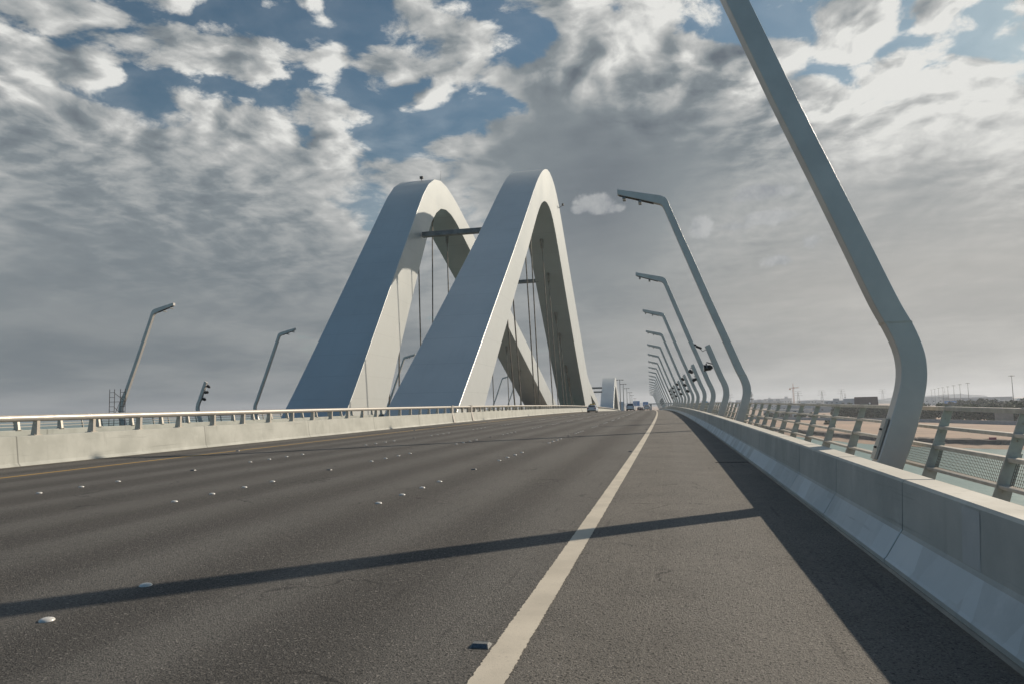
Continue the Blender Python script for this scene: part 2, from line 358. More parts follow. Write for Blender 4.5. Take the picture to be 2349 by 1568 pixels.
def sand_mat():
    mt = bpy.data.materials.new("sand"); mt.use_nodes = True
    b = NB(mt.node_tree); p = b.n['Principled BSDF']; g = pos_node(b)
    k = b.mix(b.mr(b.noise(g, .02, 6, .6), .35, .65), rgb(.42, .28, .19), rgb(.30, .21, .15))
    k = b.mix(b.mr(b.noise(g, .25, 6, .7), .5, .7, 0, .6), k, rgb(.22, .16, .12))
    mp = b.add('ShaderNodeMapping'); b.put(mp.inputs['Vector'], g); mp.inputs['Scale'].default_value = (.02, .35, .3); mp.inputs['Rotation'].default_value = (0, 0, R(15))
    k = b.mix(b.mr(b.noise(mp.outputs[0], 1., 5, .6), .55, .65, 0, .5), k, rgb(.50, .36, .26))
    b.put(p.inputs['Base Color'], k); p.inputs['Roughness'].default_value = .95
    return mt

def arch_mat(name, c, metal, rough, streaks):
    mt = bpy.data.materials.new(name); mt.use_nodes = True
    b = NB(mt.node_tree); p = b.n['Principled BSDF']; g = pos_node(b)
    n = b.noise(g, .10, 5, .6)
    mp = b.add('ShaderNodeMapping'); b.put(mp.inputs['Vector'], g); mp.inputs['Scale'].default_value = (1.3, .14, .05); mp.inputs['Rotation'].default_value = (R(-25), 0, 0)
    st = b.noise(mp.outputs[0], 1.6, 5, .65)
    k = b.mix(b.mr(n, .3, .7), rgb(*c), rgb(*[q * .90 for q in c]))
    k = b.mix(b.mr(st, .54, .72, 0, streaks), k, rgb(*[q * .40 for q in c]))
    # welded plate seams every few metres of height
    s = b.add('ShaderNodeSeparateXYZ'); b.put(s.inputs[0], g)
    fr = b.m('FRACT', b.m('DIVIDE', s.outputs[2], 3.1))
    k = b.mix(b.mr(b.m('ABSOLUTE', b.m('SUBTRACT', fr, .5)), .484, .495, 0, .30), k, rgb(*[q * .6 for q in c]))
    b.put(p.inputs['Base Color'], k); p.inputs['Metallic'].default_value = metal
    b.put(p.inputs['Roughness'], b.mr(n, .3, .7, rough, rough + .08))
    bn = b.add('ShaderNodeBump'); bn.inputs['Strength'].default_value = .06; bn.inputs['Distance'].default_value = .10
    b.put(bn.inputs['Height'], b.noise(g, .7, 3, .5)); b.put(p.inputs['Normal'], bn.outputs[0])
    return mt

def foliage_mat(name, c, c2):
    mt = mat(name, c, .7, 0, c2, scale=.9, lo=.3, hi=.7, spec=.2)
    return mt

M = dict(
    asphalt=asphalt_mat(),
    white_line=line_mat("worn_white_paint", (.62, .55, .44), (.20, .175, .15)),
    yellow_line=line_mat("yellow_paint", (.62, .36, .06), (.16, .12, .06)),
    concrete=concrete_mat("painted_concrete", (.44, .445, .415), (.36, .365, .34)),
    concrete_cream=concrete_mat("cream_concrete", (.43, .43, .385), (.37, .37, .33), 8.8),
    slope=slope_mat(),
    sunlit_top=concrete_mat("sunlit_concrete_top", (.60, .565, .49), (.52, .49, .42)),  # paler warm copy for the top faces, sunlight put into the colour
    repaint=concrete_mat("fresh_grey_paint", (.47, .48, .47), (.44, .45, .44)),
    kerb=concrete_mat("raw_concrete", (.30, .28, .24), (.22, .20, .17)),
    arch=arch_mat("arch_paint", (.57, .585, .57), .28, .34, .07),
    lamp_paint=mat("lamp_post_paint", (.58, .545, .50), .38, .20, (.52, .49, .455), scale=1.3, bump=.05, bscale=8, rvar=.05),
    rail=mat("rail_paint", (.50, .47, .42), .42, .30, (.42, .39, .35), scale=2.5, rvar=.08, bump=.05),
    fence=mat("railing_paint", (.58, .525, .45), .42, .20, (.48, .43, .365), scale=6, bump=.1, rvar=.08),
    dark_metal=mat("dark_metal", (.035, .035, .035), .5, .3, (.02, .02, .02), scale=8),
    grey_metal=mat("grey_metal", (.22, .22, .22), .45, .5, (.15, .15, .15), scale=8),
    galv=mat("galvanised_steel", (.34, .33, .31), .4, .7, (.25, .24, .22), scale=5),
    brown_strip=mat("brown_underside", (.10, .07, .045), .8, 0, (.05, .035, .025), scale=6),  # plain dark brown, drawn for the recess under the lamp arms
    cable=mat("hanger_steel", (.30, .25, .20), .5, .2, (.14, .12, .10), scale=1.5),
    beam=mat("beam_steel", (.20, .20, .19), .5, .3, (.13, .13, .125), scale=1.0),
    lens=mat("lamp_glass", (.5, .5, .48), .15, 0, (.4, .4, .4), spec=.8),
    stud=mat("ceramic_white", (.66, .65, .62), .3, 0, (.50, .48, .44), scale=45, spec=.6),
    reflector=mat("reflector_lens", (.10, .11, .12), .2, 0, (.05, .06, .07), scale=60, spec=.8),
    reflector_shell=mat("reflector_casing", (.22, .22, .21), .5, .2, (.12, .12, .12), scale=60),
    rubber=mat("joint_rubber", (.015, .015, .015), .8, 0, (.03, .03, .03), scale=20),
    scaff=mat("scaffold_tube", (.05, .045, .04), .6, .4, (.10, .06, .04), scale=5),
    water=water_mat(), sand=sand_mat(),
    mud=mat("wet_mud", (.13, .10, .075), .8, 0, (.20, .15, .11), scale=.15, coord='Object'),
    hill=mat("far_hill", (.06, .11, .13), .9, 0, (.09, .13, .14), scale=.01),  # blue-green of the distant haze put into the hill colour
    white_wall=mat("white_render", (.62, .61, .58), .8, 0, (.52, .51, .48), scale=.2),
    grey_wall=mat("grey_render", (.34, .35, .36), .8, 0, (.28, .29, .30), scale=.2),
    blue_wall=mat("blue_grey_cladding", (.26, .31, .36), .6, 0, (.22, .27, .31), scale=.2),
    tan_wall=mat("tan_render", (.42, .33, .26), .8, 0, (.35, .28, .22), scale=.3),
    brown_wall=mat("brown_cladding", (.055, .035, .035), .6, 0, (.075, .05, .05), scale=.12, stretch=(4, 4, .2)),
    glass=mat("window_glass", (.03, .04, .05), .12, 0, (.05, .06, .07), scale=3, spec=.8),
    blue_sign=mat("blue_sign_face", (.0, .20, .55), .5, 0, (.0, .18, .50), scale=1),
    cyan_sign=mat("cyan_sign_face", (.05, .36, .58), .5, 0, (.05, .33, .52), scale=1),
    white_sign=mat("white_sign_face", (.75, .75, .75), .5, 0, (.7, .7, .7), scale=1),
    orange=mat("orange_paint", (.50, .17, .05), .6, 0, (.42, .14, .05), scale=1),
    pink=mat("faded_red_plastic", (.32, .06, .10), .6, 0, (.26, .05, .08), scale=1),
    leaf=foliage_mat("dark_leaves", (.014, .040, .010), (.035, .075, .018)),
    leaf2=foliage_mat("green_leaves", (.050, .085, .025), (.09, .13, .04)),
    bark=mat("bark", (.10, .075, .05), .9, 0, (.06, .045, .03), scale=3),
    silver=mat("silver_car_paint", (.62, .64, .66), .3, .25, (.58, .60, .62), coat=.5, scale=1),
    white_car=mat("white_car_paint", (.82, .82, .82), .3, .1, (.60, .60, .60), coat=.5, scale=1),
    dark_car=mat("dark_car_paint", (.06, .05, .05), .3, .3, (.05, .04, .04), coat=.5, scale=1),
    red_car=mat("maroon_car_paint", (.12, .03, .03), .3, .3, (.10, .03, .03), coat=.5, scale=1),
    tyre=mat("tyre_rubber", (.02, .02, .02), .85, 0, (.03, .03, .03), scale=9),
    tail=mat("tail_lamp_plastic", (.35, .02, .02), .25, 0, (.28, .02, .02), scale=9, spec=.7),
    taxi=mat("taxi_sign_plastic", (.75, .42, .02), .4, 0, (.65, .36, .02), scale=9),
)

# ---------------------------------------------------------------- mesh helpers
def finish(bm, name, mt, parent=None, smooth=None):
    bmesh.ops.recalc_face_normals(bm, faces=bm.faces)
    me = bpy.data.meshes.new(name); bm.to_mesh(me); bm.free()
    for k in (mt if isinstance(mt, (list, tuple)) else [mt]): me.materials.append(k)
    if smooth is not None:
        for p in me.polygons: p.use_smooth = True
        me.set_sharp_from_angle(angle=R(smooth))
    o = bpy.data.objects.new(name, me); col.objects.link(o)
    if parent: o.parent = parent
    return o
def empty(name, loc=(0, 0, 0), rot=None):
    o = bpy.data.objects.new(name, None); col.objects.link(o); o.empty_display_size = .3
    o.location = loc
    if rot is not None: o.rotation_euler = rot
    return o
def tag(o, label, cat=None, group=None, kind=None):
    o['label'] = label
    if cat: o['category'] = cat
    if group: o['group'] = group
    if kind: o['kind'] = kind
    return o
def struct(o, label):
    o['kind'] = 'structure'; o['label'] = label; return o
def dup(o, parent=None):
    c = o.copy(); col.objects.link(c)
    if parent is not None: c.parent = parent
    for ch in [q for q in bpy.data.objects if q.parent == o]:
        dup(ch, c)
    return c
KIDS = {}
def box(bm, c, s, rot=None, taper=1.0):
    vs_ = []
    for dz in (-1, 1):
        f = taper if dz > 0 else 1.0
        for dx, dy in ((-1, -1), (1, -1), (1, 1), (-1, 1)):
            v = Vector((dx * s[0] / 2 * f, dy * s[1] / 2 * f, dz * s[2] / 2))
            if rot is not None: v = rot @ v
            vs_.append(bm.verts.new(v + Vector(c)))
    for q in ((0, 3, 2, 1), (4, 5, 6, 7), (0, 1, 5, 4), (1, 2, 6, 5), (2, 3, 7, 6), (3, 0, 4, 7)):
        bm.faces.new([vs_[i] for i in q])
def tube(bm, a, b_, r0, r1=None, n=8, caps=True):
    a = Vector(a); b_ = Vector(b_); r1 = r0 if r1 is None else r1
    d = (b_ - a).normalized(); u = d.orthogonal().normalized(); w = d.cross(u)
    A = [bm.verts.new(a + (u * math.cos(t) + w * math.sin(t)) * r0) for t in [2 * math.pi * i / n for i in range(n)]]
    B = [bm.verts.new(b_ + (u * math.cos(t) + w * math.sin(t)) * r1) for t in [2 * math.pi * i / n for i in range(n)]]
    for i in range(n): bm.faces.new((A[i], A[(i + 1) % n], B[(i + 1) % n], B[i]))
    if caps: bm.faces.new(A[::-1]); bm.faces.new(B)
def path_tube(bm, pts, r, n=10):
    rings = []
    for i, p in enumerate(pts):
        d = (pts[min(i + 1, len(pts) - 1)] - pts[max(i - 1, 0)]).normalized()
        s_ = d.cross(Vector((0, 0, 1))).normalized(); u = s_.cross(d)
        rings.append([bm.verts.new(p + (s_ * math.cos(t) + u * math.sin(t)) * r) for t in [2 * math.pi * k / n for k in range(n)]])
    for A, B in zip(rings, rings[1:]):
        for i in range(n): bm.faces.new((A[i], A[(i + 1) % n], B[(i + 1) % n], B[i]))
    bm.faces.new(rings[0][::-1]); bm.faces.new(rings[-1])
def sweep(bm, prof, ys, f=W, close=True):
    """sweep an (x, z) outline along the road"""
    rows = [[bm.verts.new(f(x, y, z)) for x, z in prof] for y in ys]
    n = len(prof)
    for A, B in zip(rows, rows[1:]):
        for i in range(n if close else n - 1): bm.faces.new((A[i], A[(i + 1) % n], B[(i + 1) % n], B[i]))
    if close: bm.faces.new(rows[0][::-1]); bm.faces.new(rows[-1])
def strip_box(bm, A, B, near, far):
    """closed box between two 2D lines A and B, mapped to a near and a far side"""
    n = len(A)
    v = [[bm.verts.new(fn(*q)) for q in L] for fn, L in ((near, A), (near, B), (far, A), (far, B))]
    a, b_, c, d = v
    for i in range(n - 1):
        bm.faces.new((a[i], a[i + 1], b_[i + 1], b_[i])); bm.faces.new((c[i], d[i], d[i + 1], c[i + 1]))
        bm.faces.new((a[i], c[i], c[i + 1], a[i + 1])); bm.faces.new((b_[i], b_[i + 1], d[i + 1], d[i]))
    bm.faces.new((a[0], b_[0], d[0], c[0])); bm.faces.new((a[-1], c[-1], d[-1], b_[-1]))
def spline(P, n):
    """Catmull-Rom through P, n points evenly along the length"""
    P = [Vector((p[0], p[1], 0)) for p in P]; Q = []
    for i in range(len(P) - 1):
        p0 = P[max(i - 1, 0)]; p1 = P[i]; p2 = P[i + 1]; p3 = P[min(i + 2, len(P) - 1)]
        for k in range(24):
            t = k / 24
            Q.append(.5 * ((2 * p1) + (p2 - p0) * t + (2 * p0 - 5 * p1 + 4 * p2 - p3) * t * t + (3 * p1 - p0 - 3 * p2 + p3) * t ** 3))
    Q.append(P[-1]); L = [0]
    for a, c in zip(Q, Q[1:]): L.append(L[-1] + (c - a).length)
    out = []; j = 0
    for i in range(n):
        s_ = L[-1] * i / (n - 1)
        while j < len(L) - 2 and L[j + 1] < s_: j += 1
        f = (s_ - L[j]) / max(L[j + 1] - L[j], 1e-9); q = Q[j].lerp(Q[j + 1], min(f, 1)); out.append((q.x, q.y))
    return out
ONES = ['', 'first', 'second', 'third', 'fourth', 'fifth', 'sixth', 'seventh', 'eighth', 'ninth', 'tenth', 'eleventh', 'twelfth', 'thirteenth', 'fourteenth', 'fifteenth', 'sixteenth', 'seventeenth', 'eighteenth', 'nineteenth']
TENS = {2: 'twent', 3: 'thirt', 4: 'fort', 5: 'fift', 6: 'sixt', 7: 'sevent', 8: 'eight', 9: 'ninet'}
def nth(k):
    if k >= 100:
        return 'hundredth' if k == 100 else ('hundred and ' if k < 200 else 'two hundred and ') + nth(k % 100) if k % 100 else 'two hundredth'
    if k < 20: return ONES[k]
    return TENS[k // 10] + ('ieth' if k % 10 == 0 else 'y ' + ONES[k % 10])
# ================================================================ setting
def ystations(a, b_):
    out = []; y = a
    while y < b_:
        out.append(y); y += 2 if y < 60 else (5 if y < 260 else 12)
    out.append(b_); return out
bm = bmesh.new()
ys = ystations(-24, 700)
XS = [-19.25, -16, -12, -8, -4, -1, 0, 1.2, 2.4]
rows = [[bm.verts.new(W(x, y, 0)) for x in XS] for y in ys]
for A, B in zip(rows, rows[1:]):
    for i in range(len(XS) - 1): bm.faces.new((A[i], A[i + 1], B[i + 1], B[i]))
struct(finish(bm, "road", M['asphalt']), "dark asphalt carriageway of the bridge, several lanes wide")
bm = bmesh.new(); sweep(bm, [(-19.9, -.02), (4.35, -.02), (4.35, -.45), (1.5, -1.9), (-17.5, -1.9), (-19.9, -.45)], ys)
struct(finish(bm, "bridge_deck", M['concrete']), "concrete deck slab carrying the carriageway")
def ragged_strip(name, x0, x1, a, b_, mt, lab, rag=.008):
    bm = bmesh.new(); y = a; L = []
    while y < b_:
        L.append(y); y += .018 if 3 < y < 9 else .05 if y < 14 else (.4 if y < 40 else 4)
    r = random.Random(3)
    rw = []
    for y in L:
        j = rag if y < 14 else 0
        rw.append((bm.verts.new(W(x0 + r.uniform(-j, j), y, .004)), bm.verts.new(W(x1 + r.uniform(-j, j), y, .004))))
    for A, B in zip(rw, rw[1:]): bm.faces.new((A[0], A[1], B[1], B[0]))
    return struct(finish(bm, name, mt), lab)
ragged_strip("edge_line", -1.14, -.94, -20, 690, M['white_line'], "worn white edge line between the lanes and the shoulder", .006)
ragged_strip("median_line", -15.96, -15.83, -20, 690, M['yellow_line'], "thin yellow line along the left edge of the lanes")
bm = bmesh.new()
for k in range(9): box(bm, W(1.02 + k * .085, 17.7 + (k % 3) * .02, .005), (.07, .10 + (k % 2) * .04, .008))
struct(finish(bm, "expansion_joint", M['rubber']), "short dark rubber expansion joint in the shoulder beside the barrier")
# the other carriageway
bm = bmesh.new(); sweep(bm, [(-58.6, 0), (-27.0, 0), (-27.0, -.5), (-29, -1.9), (-56, -1.9), (-58.6, -.5)], ystations(-60, 700))
struct(finish(bm, "far_carriageway", M['asphalt']), "deck of the opposite carriageway beyond the median")
# water, land, hills
def sheet(name, pts, z, mt, lab, step=None):
    bm = bmesh.new(); bm.faces.new([bm.verts.new((x, y, z)) for x, y in pts])
    return struct(finish(bm, name, mt), lab)
sheet("water", [(-9000, -6000), (9000, -6000), (9000, 11000), (-9000, 11000)], -17.0, M['water'], "pale green channel water under the bridge")
SH = [(700, 120), (300, 205), (170, 255), (118, 279), (97, 296), (84, 312), (76, 330), (64, 385), (52, 460), (40, 560), (30, 700), (10, 900), (-40, 1150)]
def land_edge(k):  # shoreline pushed inland by k metres
    out = []
    for i, (x, y) in enumerate(SH):
        w = random.Random(i + 50).uniform(-2, 2); out.append((x + k * .62 + w, y + k * .78 + w))
    return out
def dense(P, n=9, amp=1.5, seed=1):
    r = random.Random(seed); out = []
    for a, c in zip(P, P[1:]):
        for i in range(n):
            f = i / n; out.append((a[0] * (1 - f) + c[0] * f + r.uniform(-amp, amp), a[1] * (1 - f) + c[1] * f + r.uniform(-amp, amp)))
    out.append(P[-1]); return out
bm = bmesh.new()
prof = [(-6, -17.6), (0, -16.93), (7, -16.2), (9.5, -15.9), (10.5, -14.5), (12.5, -14.1), (16, -14.0), (40, -14.0)]
lines = []
base = dense(SH, 10, .9, 4)
for j, (k, z) in enumerate(prof):
    r = random.Random(j * 7 + 1)
    lines.append([bm.verts.new((x + k * .62 + (r.uniform(-.5, .5) if 2 < j < 6 else 0), y + k * .78, z + (r.uniform(-.15, .15) if 1 < j < 6 else 0))) for x, y in base])
for j, (A, B) in enumerate(zip(lines, lines[1:])):
    for i in range(len(A) - 1):
        f = bm.faces.new((A[i], A[i + 1], B[i + 1], B[i])); f.material_index = 1 if j in (3, 4) else 0
far = [(-400, 1500), (-1200, 3000), (-3000, 7500), (8500, 10500), (8500, -500)]
bm.faces.new(lines[-1] + [bm.verts.new((x, y, -14.0)) for x, y in far])
struct(finish(bm, "sandy_shore", [M['sand'], M['mud']]), "sandy reclaimed land with an eroded bank along the channel")
# a long sand bar just off the abutment, seen through the railing
bm = bmesh.new()
P = [(9.5, 22), (14, 30), (26, 45), (44, 66), (66, 92), (92, 124), (118, 150)]
r = random.Random(9)
L0 = [bm.verts.new((x - 2.2 + r.uniform(-.3, .3), y + 1.9, -16.95)) for x, y in P]; L1 = [bm.verts.new((x, y, -16.6)) for x, y in P]; L2 = [bm.verts.new((x + 2.2, y - 1.9 + r.uniform(-.3, .3), -16.95)) for x, y in P]
for A, B in ((L0, L1), (L1, L2)):
    for i in range(len(P) - 1): bm.faces.new((A[i], A[i + 1], B[i + 1], B[i]))
struct(finish(bm, "sand_bar", M['sand']), "narrow pale sand bar in the channel")
def ridge(name, x0, x1, y0, y1, hmax, seed, lab, n=90, mt='hill'):
    r = random.Random(seed); bm = bmesh.new(); A = []; B = []; Cc = []
    ph = [r.uniform(0, 6) for _ in range(6)]
    for i in range(n):
        f = i / (n - 1); x = x0 + (x1 - x0) * f; y = y0 + (y1 - y0) * f
        h = hmax * (.55 + .2 * math.sin(f * 9 + ph[0]) + .13 * math.sin(f * 23 + ph[1]) + .08 * math.sin(f * 61 + ph[2]) + r.uniform(-.05, .05))
        A.append(bm.verts.new((x, y - 60, -17.5))); B.append(bm.verts.new((x, y, -14 + h))); Cc.append(bm.verts.new((x, y + 90, -17.5)))
    for P_, Q_ in ((A, B), (B, Cc)):
        for i in range(n - 1): bm.faces.new((P_[i], P_[i + 1], Q_[i + 1], Q_[i]))
    return struct(finish(bm, name, M[mt]), lab)
ridge("distant_hills", -500, 1500, 5200, 3900, 34, 2, "low hazy rise on the horizon to the right")
ridge("distant_hills", 500, 1700, 2700, 1900, 17, 8, "nearer low wooded rise to the right")
ridge("distant_shore", -4200, -300, 2600, 5200, 22, 5, "far flat shore across the water on the left")

# ================================================================ right barrier blocks
BLK = 2.58
prof = [(1.78, -.02), (1.78, .055), (1.80, .075), (1.925, .285), (1.945, .315), (1.970, .725), (1.990, .748), (2.235, .748), (2.26, .725), (2.26, -.02)]
def block_mesh():
    bm = bmesh.new(); g = .011
    P = [(x - 2.02, z) for x, z in prof]
    rows = [[bm.verts.new((x * (1 if 0 < k < 5 else .985), y, z - (.008 if k in (0, 5) and z > .1 else 0))) for x, z in P] for k, y in enumerate((g, g + .012, BLK * .33, BLK * .66, BLK - g - .012, BLK - g))]
    for A, B in zip(rows, rows[1:]):
        for i in range(len(P)): bm.faces.new((A[i], A[(i + 1) % len(P)], B[(i + 1) % len(P)], B[i]))
    bm.faces.new(rows[0][::-1]); bm.faces.new(rows[-1])
    o = finish(bm, "barrier_block", [M['concrete'], M['slope'], M['sunlit_top']])
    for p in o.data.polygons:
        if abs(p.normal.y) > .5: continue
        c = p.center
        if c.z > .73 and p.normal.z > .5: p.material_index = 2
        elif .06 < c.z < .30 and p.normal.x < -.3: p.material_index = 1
    return o
blk = block_mesh(); nb = 0
near_words = ['nearest the camera, cut by the right edge of the photo']
y = 7.0 - 4 * BLK
while y < 405:
    o = blk if nb == 0 else blk.copy()
    if nb: col.objects.link(o)
    o.matrix_world = Matrix.Translation(W(2.02, y, 0)) @ frame_at(y + BLK / 2).to_4x4()
    tag(o, "grey concrete barrier block, %s from the near end" % nth(nb + 1), "barrier", "barrier blocks along the right shoulder")
    nb += 1; y += BLK
# a strip of newer paint on the face of the block nearest the right edge of the photo
bm = bmesh.new()
bm.faces.new([bm.verts.new(W(x - .003, y_, z)) for x, y_, z in ((1.947, 5.36, .32), (1.947, 5.66, .32), (1.968, 5.66, .71), (1.968, 5.36, .71))])
pt = finish(bm, "paint_patch", M['repaint'])
host = min((o for o in col.objects if o.name.startswith('barrier_block')), key=lambda o: abs(o.location.y + BLK / 2 - 5.51))
bpy.context.view_layer.update(); pt.parent = host; pt.matrix_parent_inverse = host.matrix_world.inverted()
# kerb fillet of mortar and dirt below the blocks
bm = bmesh.new(); sweep(bm, [(1.755, .0), (1.765, .02), (1.83, .022), (1.83, .0)], ystations(-3, 400))
struct(finish(bm, "mortar_bed", M['kerb']), "rough mortar bed at the foot of the right barrier")
# walkway behind the barrier
bm = bmesh.new(); sweep(bm, [(2.40, -.015), (2.40, .06), (4.30, .06), (4.30, -.015)], ystations(-20, 690))
struct(finish(bm, "walkway", M['kerb']), "narrow service walkway behind the right barrier")

# ================================================================ railing on the right
FX = lambda z: 3.946 + .35 * z
def fence_post(bm, y):
    # two overlapping flat plates leaning outwards, the lower one wider
    for z0, z1, w0, w1, dy in ((.1, .72, .215, .175, 0.0), (.40, 1.30, .165, .135, .024)):
        A = [(FX(z0) - w0 / 2, z0), (FX(z1) - w1 / 2, z1)]; B = [(FX(z0) + w0 / 2, z0), (FX(z1) + w1 / 2, z1)]
        strip_box(bm, A, B, lambda a, z: W(a, y + dy - .010, z), lambda a, z: W(a, y + dy + .010, z))
def bolts(bm, y):
    for z in (.25, .60, .88, 1.10): tube(bm, W(FX(z), y - .024, z), W(FX(z), y + .04, z), .013, n=6)
rl = empty("railing", W(3.2, 8, 0)); tag(rl, "pale metal railing with leaning plate posts and flat rails outside the right barrier", "railing")
def child(o, par):
    o.parent = par; o.matrix_parent_inverse = par.matrix_world.inverted(); return o
bpy.context.view_layer.update()
PY = [10.21 + 2.58 * k for k in range(-5, 152)]
first = None
for i, y_ in enumerate(PY[:100]):
    bm = bmesh.new(); fence_post(bm, y_)
    if i < 30: bolts(bm, y_)
    child(finish(bm, "post", M['fence']), rl)
bm = bmesh.new()
for y_ in PY[100:]: fence_post(bm, y_)
o = child(finish(bm, "post_row", M['fence']), rl); o['kind'] = 'stuff'
for zt, zb, dpt in ((1.287, 1.222, .12), (.975, .927, .11), (.677, .622, .11), (.335, .292, .13)):
    x = FX((zt + zb) / 2); bm = bmesh.new()
    sweep(bm, [(x - dpt * .6, zb), (x - dpt * .6, zt - .008), (x - dpt * .55, zt), (x + dpt * .4, zt), (x + dpt * .4, zb)], ystations(-3, 400))
    child(finish(bm, "rail", M['fence']), rl)
for y0, y1 in ((5.12, 7.55), (7.71, 10.13), (10.29, 12.71), (12.87, 15.29)):
    bm = bmesh.new(); n = int((y1 - y0) / .05)
    for k in range(n + 1):
        y_ = y0 + (y1 - y0) * k / n
        tube(bm, W(FX(.32) + .02, y_, .32), W(FX(.63) + .02, y_, .63), .0032, n=3, caps=False)
    for k in range(8):
        z = .34 + k * .040; tube(bm, W(FX(z) + .02, y0, z), W(FX(z) + .02, y1, z), .0030, n=3, caps=False)
    child(finish(bm, "mesh_panel", M['scaff']), rl)

# ================================================================ lamp posts
LL = [(3.18, .0), (3.38, .42), (3.52, .80), (3.69, 1.28), (3.80, 1.65), (3.835, 1.95), (3.80, 2.25), (3.68, 2.60), (3.46, 3.10), (3.07, 4.15), (2.60, 5.40), (2.12, 6.65), (1.53, 8.25), (.85, 10.1)]
RR = [(3.66, .0), (3.82, .42), (3.97, .80), (4.12, 1.28), (4.21, 1.65), (4.235, 1.95), (4.205, 2.25), (4.08, 2.65), (3.87, 3.12), (3.47, 4.17), (2.99, 5.42), (2.51, 6.67), (1.92, 8.27), (1.23, 10.12)]
LLc = LL + [(.20, 11.90), (.10, 12.13), (-.03, 12.24), (-.22, 12.30), (-1.2, 12.62), (-2.33, 12.97)]
RRc = RR + [(.53, 12.02), (.42, 12.36), (.27, 12.58), (.02, 12.72), (-1.1, 12.98), (-2.33, 13.27)]
def side(A, keep=True): return A
HD = .17
def lamp_post():
    root = empty("lamp_post")
    bm = bmesh.new()
    A = spline(LLc[:14], 90) + LLc[14:]; B = spline(RRc[:14], 90) + RRc[14:]
    ox = 3.4
    strip_box(bm, A, B, lambda x, z: Vector((x - ox, -HD, z)), lambda x, z: Vector((x - ox, HD, z)))
    bmesh.ops.recalc_face_normals(bm, faces=bm.faces)
    o = finish(bm, "pole", M['lamp_paint'], root, 32)
    bv = o.modifiers.new("b", 'BEVEL'); bv.width = .015; bv.segments = 2; bv.limit_method = 'ANGLE'; bv.angle_limit = R(50)
    d = Vector((-2.13, 0, .69)).normalized()
    bm = bmesh.new(); c = Vector((-1.3 - ox, 0, 12.63)); rot = Matrix((d, Vector((0, 1, 0)), d.cross(Vector((0, 1, 0))))).transposed()
    box(bm, c, (1.95, HD * 1.5, .03), rot); finish(bm, "arm_recess_strip", M['brown_strip'], root)
    for t in (.85, 1.75):
        q = Vector((-.25 - ox, 0, 12.22)) + d * t
        bm = bmesh.new(); box(bm, q + Vector((-.05, -.05, -.05)), (.16, .62, .10)); l = finish(bm, "luminaire", M['grey_metal'], root)
        bm = bmesh.new(); box(bm, q + Vector((-.05, -.15, -.108)), (.12, .34, .016)); finish(bm, "glass", M['lens'], l)
    bm = bmesh.new(); box(bm, Vector((3.42 - ox, 0, .02)), (.75, .6, .04)); finish(bm, "base_plate", M['grey_metal'], root)
    bm = bmesh.new()
    strip_box(bm, [(3.633 - ox, 2.70), (3.612 - ox, 2.74)], [(4.061 - ox, 2.70), (4.044 - ox, 2.74)], lambda x, z: Vector((x, -HD - .003, z)), lambda x, z: Vector((x, HD + .003, z)))
    finish(bm, "weld_band", M['fence'], root)
    return root
def floodlight(name="floodlight"):
    """drum shaped projector, shining along +Y"""
    bm = bmesh.new(); tube(bm, (0, -.30, 0), (0, .16, 0), .17, .24, 12); tube(bm, (0, .16, 0), (0, .20, 0), .265, .265, 12)
    tube(bm, (0, -.42, 0), (0, -.30, 0), .10, .16, 10)
    for k in range(4): tube(bm, (0, -.28 + k * .07, 0), (0, -.265 + k * .07, 0), .235, .235, 12)
    o = finish(bm, name, M['dark_metal'], None, 30)
    bm = bmesh.new(); tube(bm, (0, .201, 0), (0, .215, 0), .235, .235, 12); finish(bm, "front_glass", M['lens'], o)
    bm = bmesh.new()
    for s_ in (-1, 1): box(bm, (s_ * .285, 0, .14), (.02, .06, .34))
    box(bm, (0, 0, .31), (.59, .06, .02)); finish(bm, "yoke", M['grey_metal'], o)
    return o
def short_post():
    root = empty("floodlight_post"); ox = 3.4
    A = [q for q in LL if q[1] < 5.3] + [(2.72, 5.08)]; B = [q for q in RR if q[1] < 5] + [(3.06, 5.24)]
    n = min(len(A), len(B)); A, B = spline(A[:9] + [A[-1]], 50), spline(B[:9] + [B[-1]], 50)
    A = [(x + .0, z) for x, z in A]; bm = bmesh.new()
    sc = 1.035
    strip_box(bm, A, B, lambda x, z: Vector((x - ox, -.15, z * sc)), lambda x, z: Vector((x - ox, .15, z * sc)))
    o = finish(bm, "pole", M['lamp_paint'], root, 32)
    bv = o.modifiers.new("b", 'BEVEL'); bv.width = .012; bv.segments = 2; bv.limit_method = 'ANGLE'; bv.angle_limit = R(50)
    return root
proto = lamp_post()
bpy.context.view_layer.update()
LY = [13.35] + [39.3 + 26.2 * k for k in range(19)]
tall = []
for i, y_ in enumerate(LY):
    o = proto if i == 0 else dup(proto)
    o.matrix_world = Matrix.Translation(W(3.4, y_, 0)) @ frame_at(y_).to_4x4() if i > 1 else Matrix.Translation(W(3.4, y_, 0))
    tag(o, "tall bent lamp post on the right side, %s counted from the camera" % nth(i + 1), "lamp post", "tall lamp posts along the right side")
    tall.append(o)
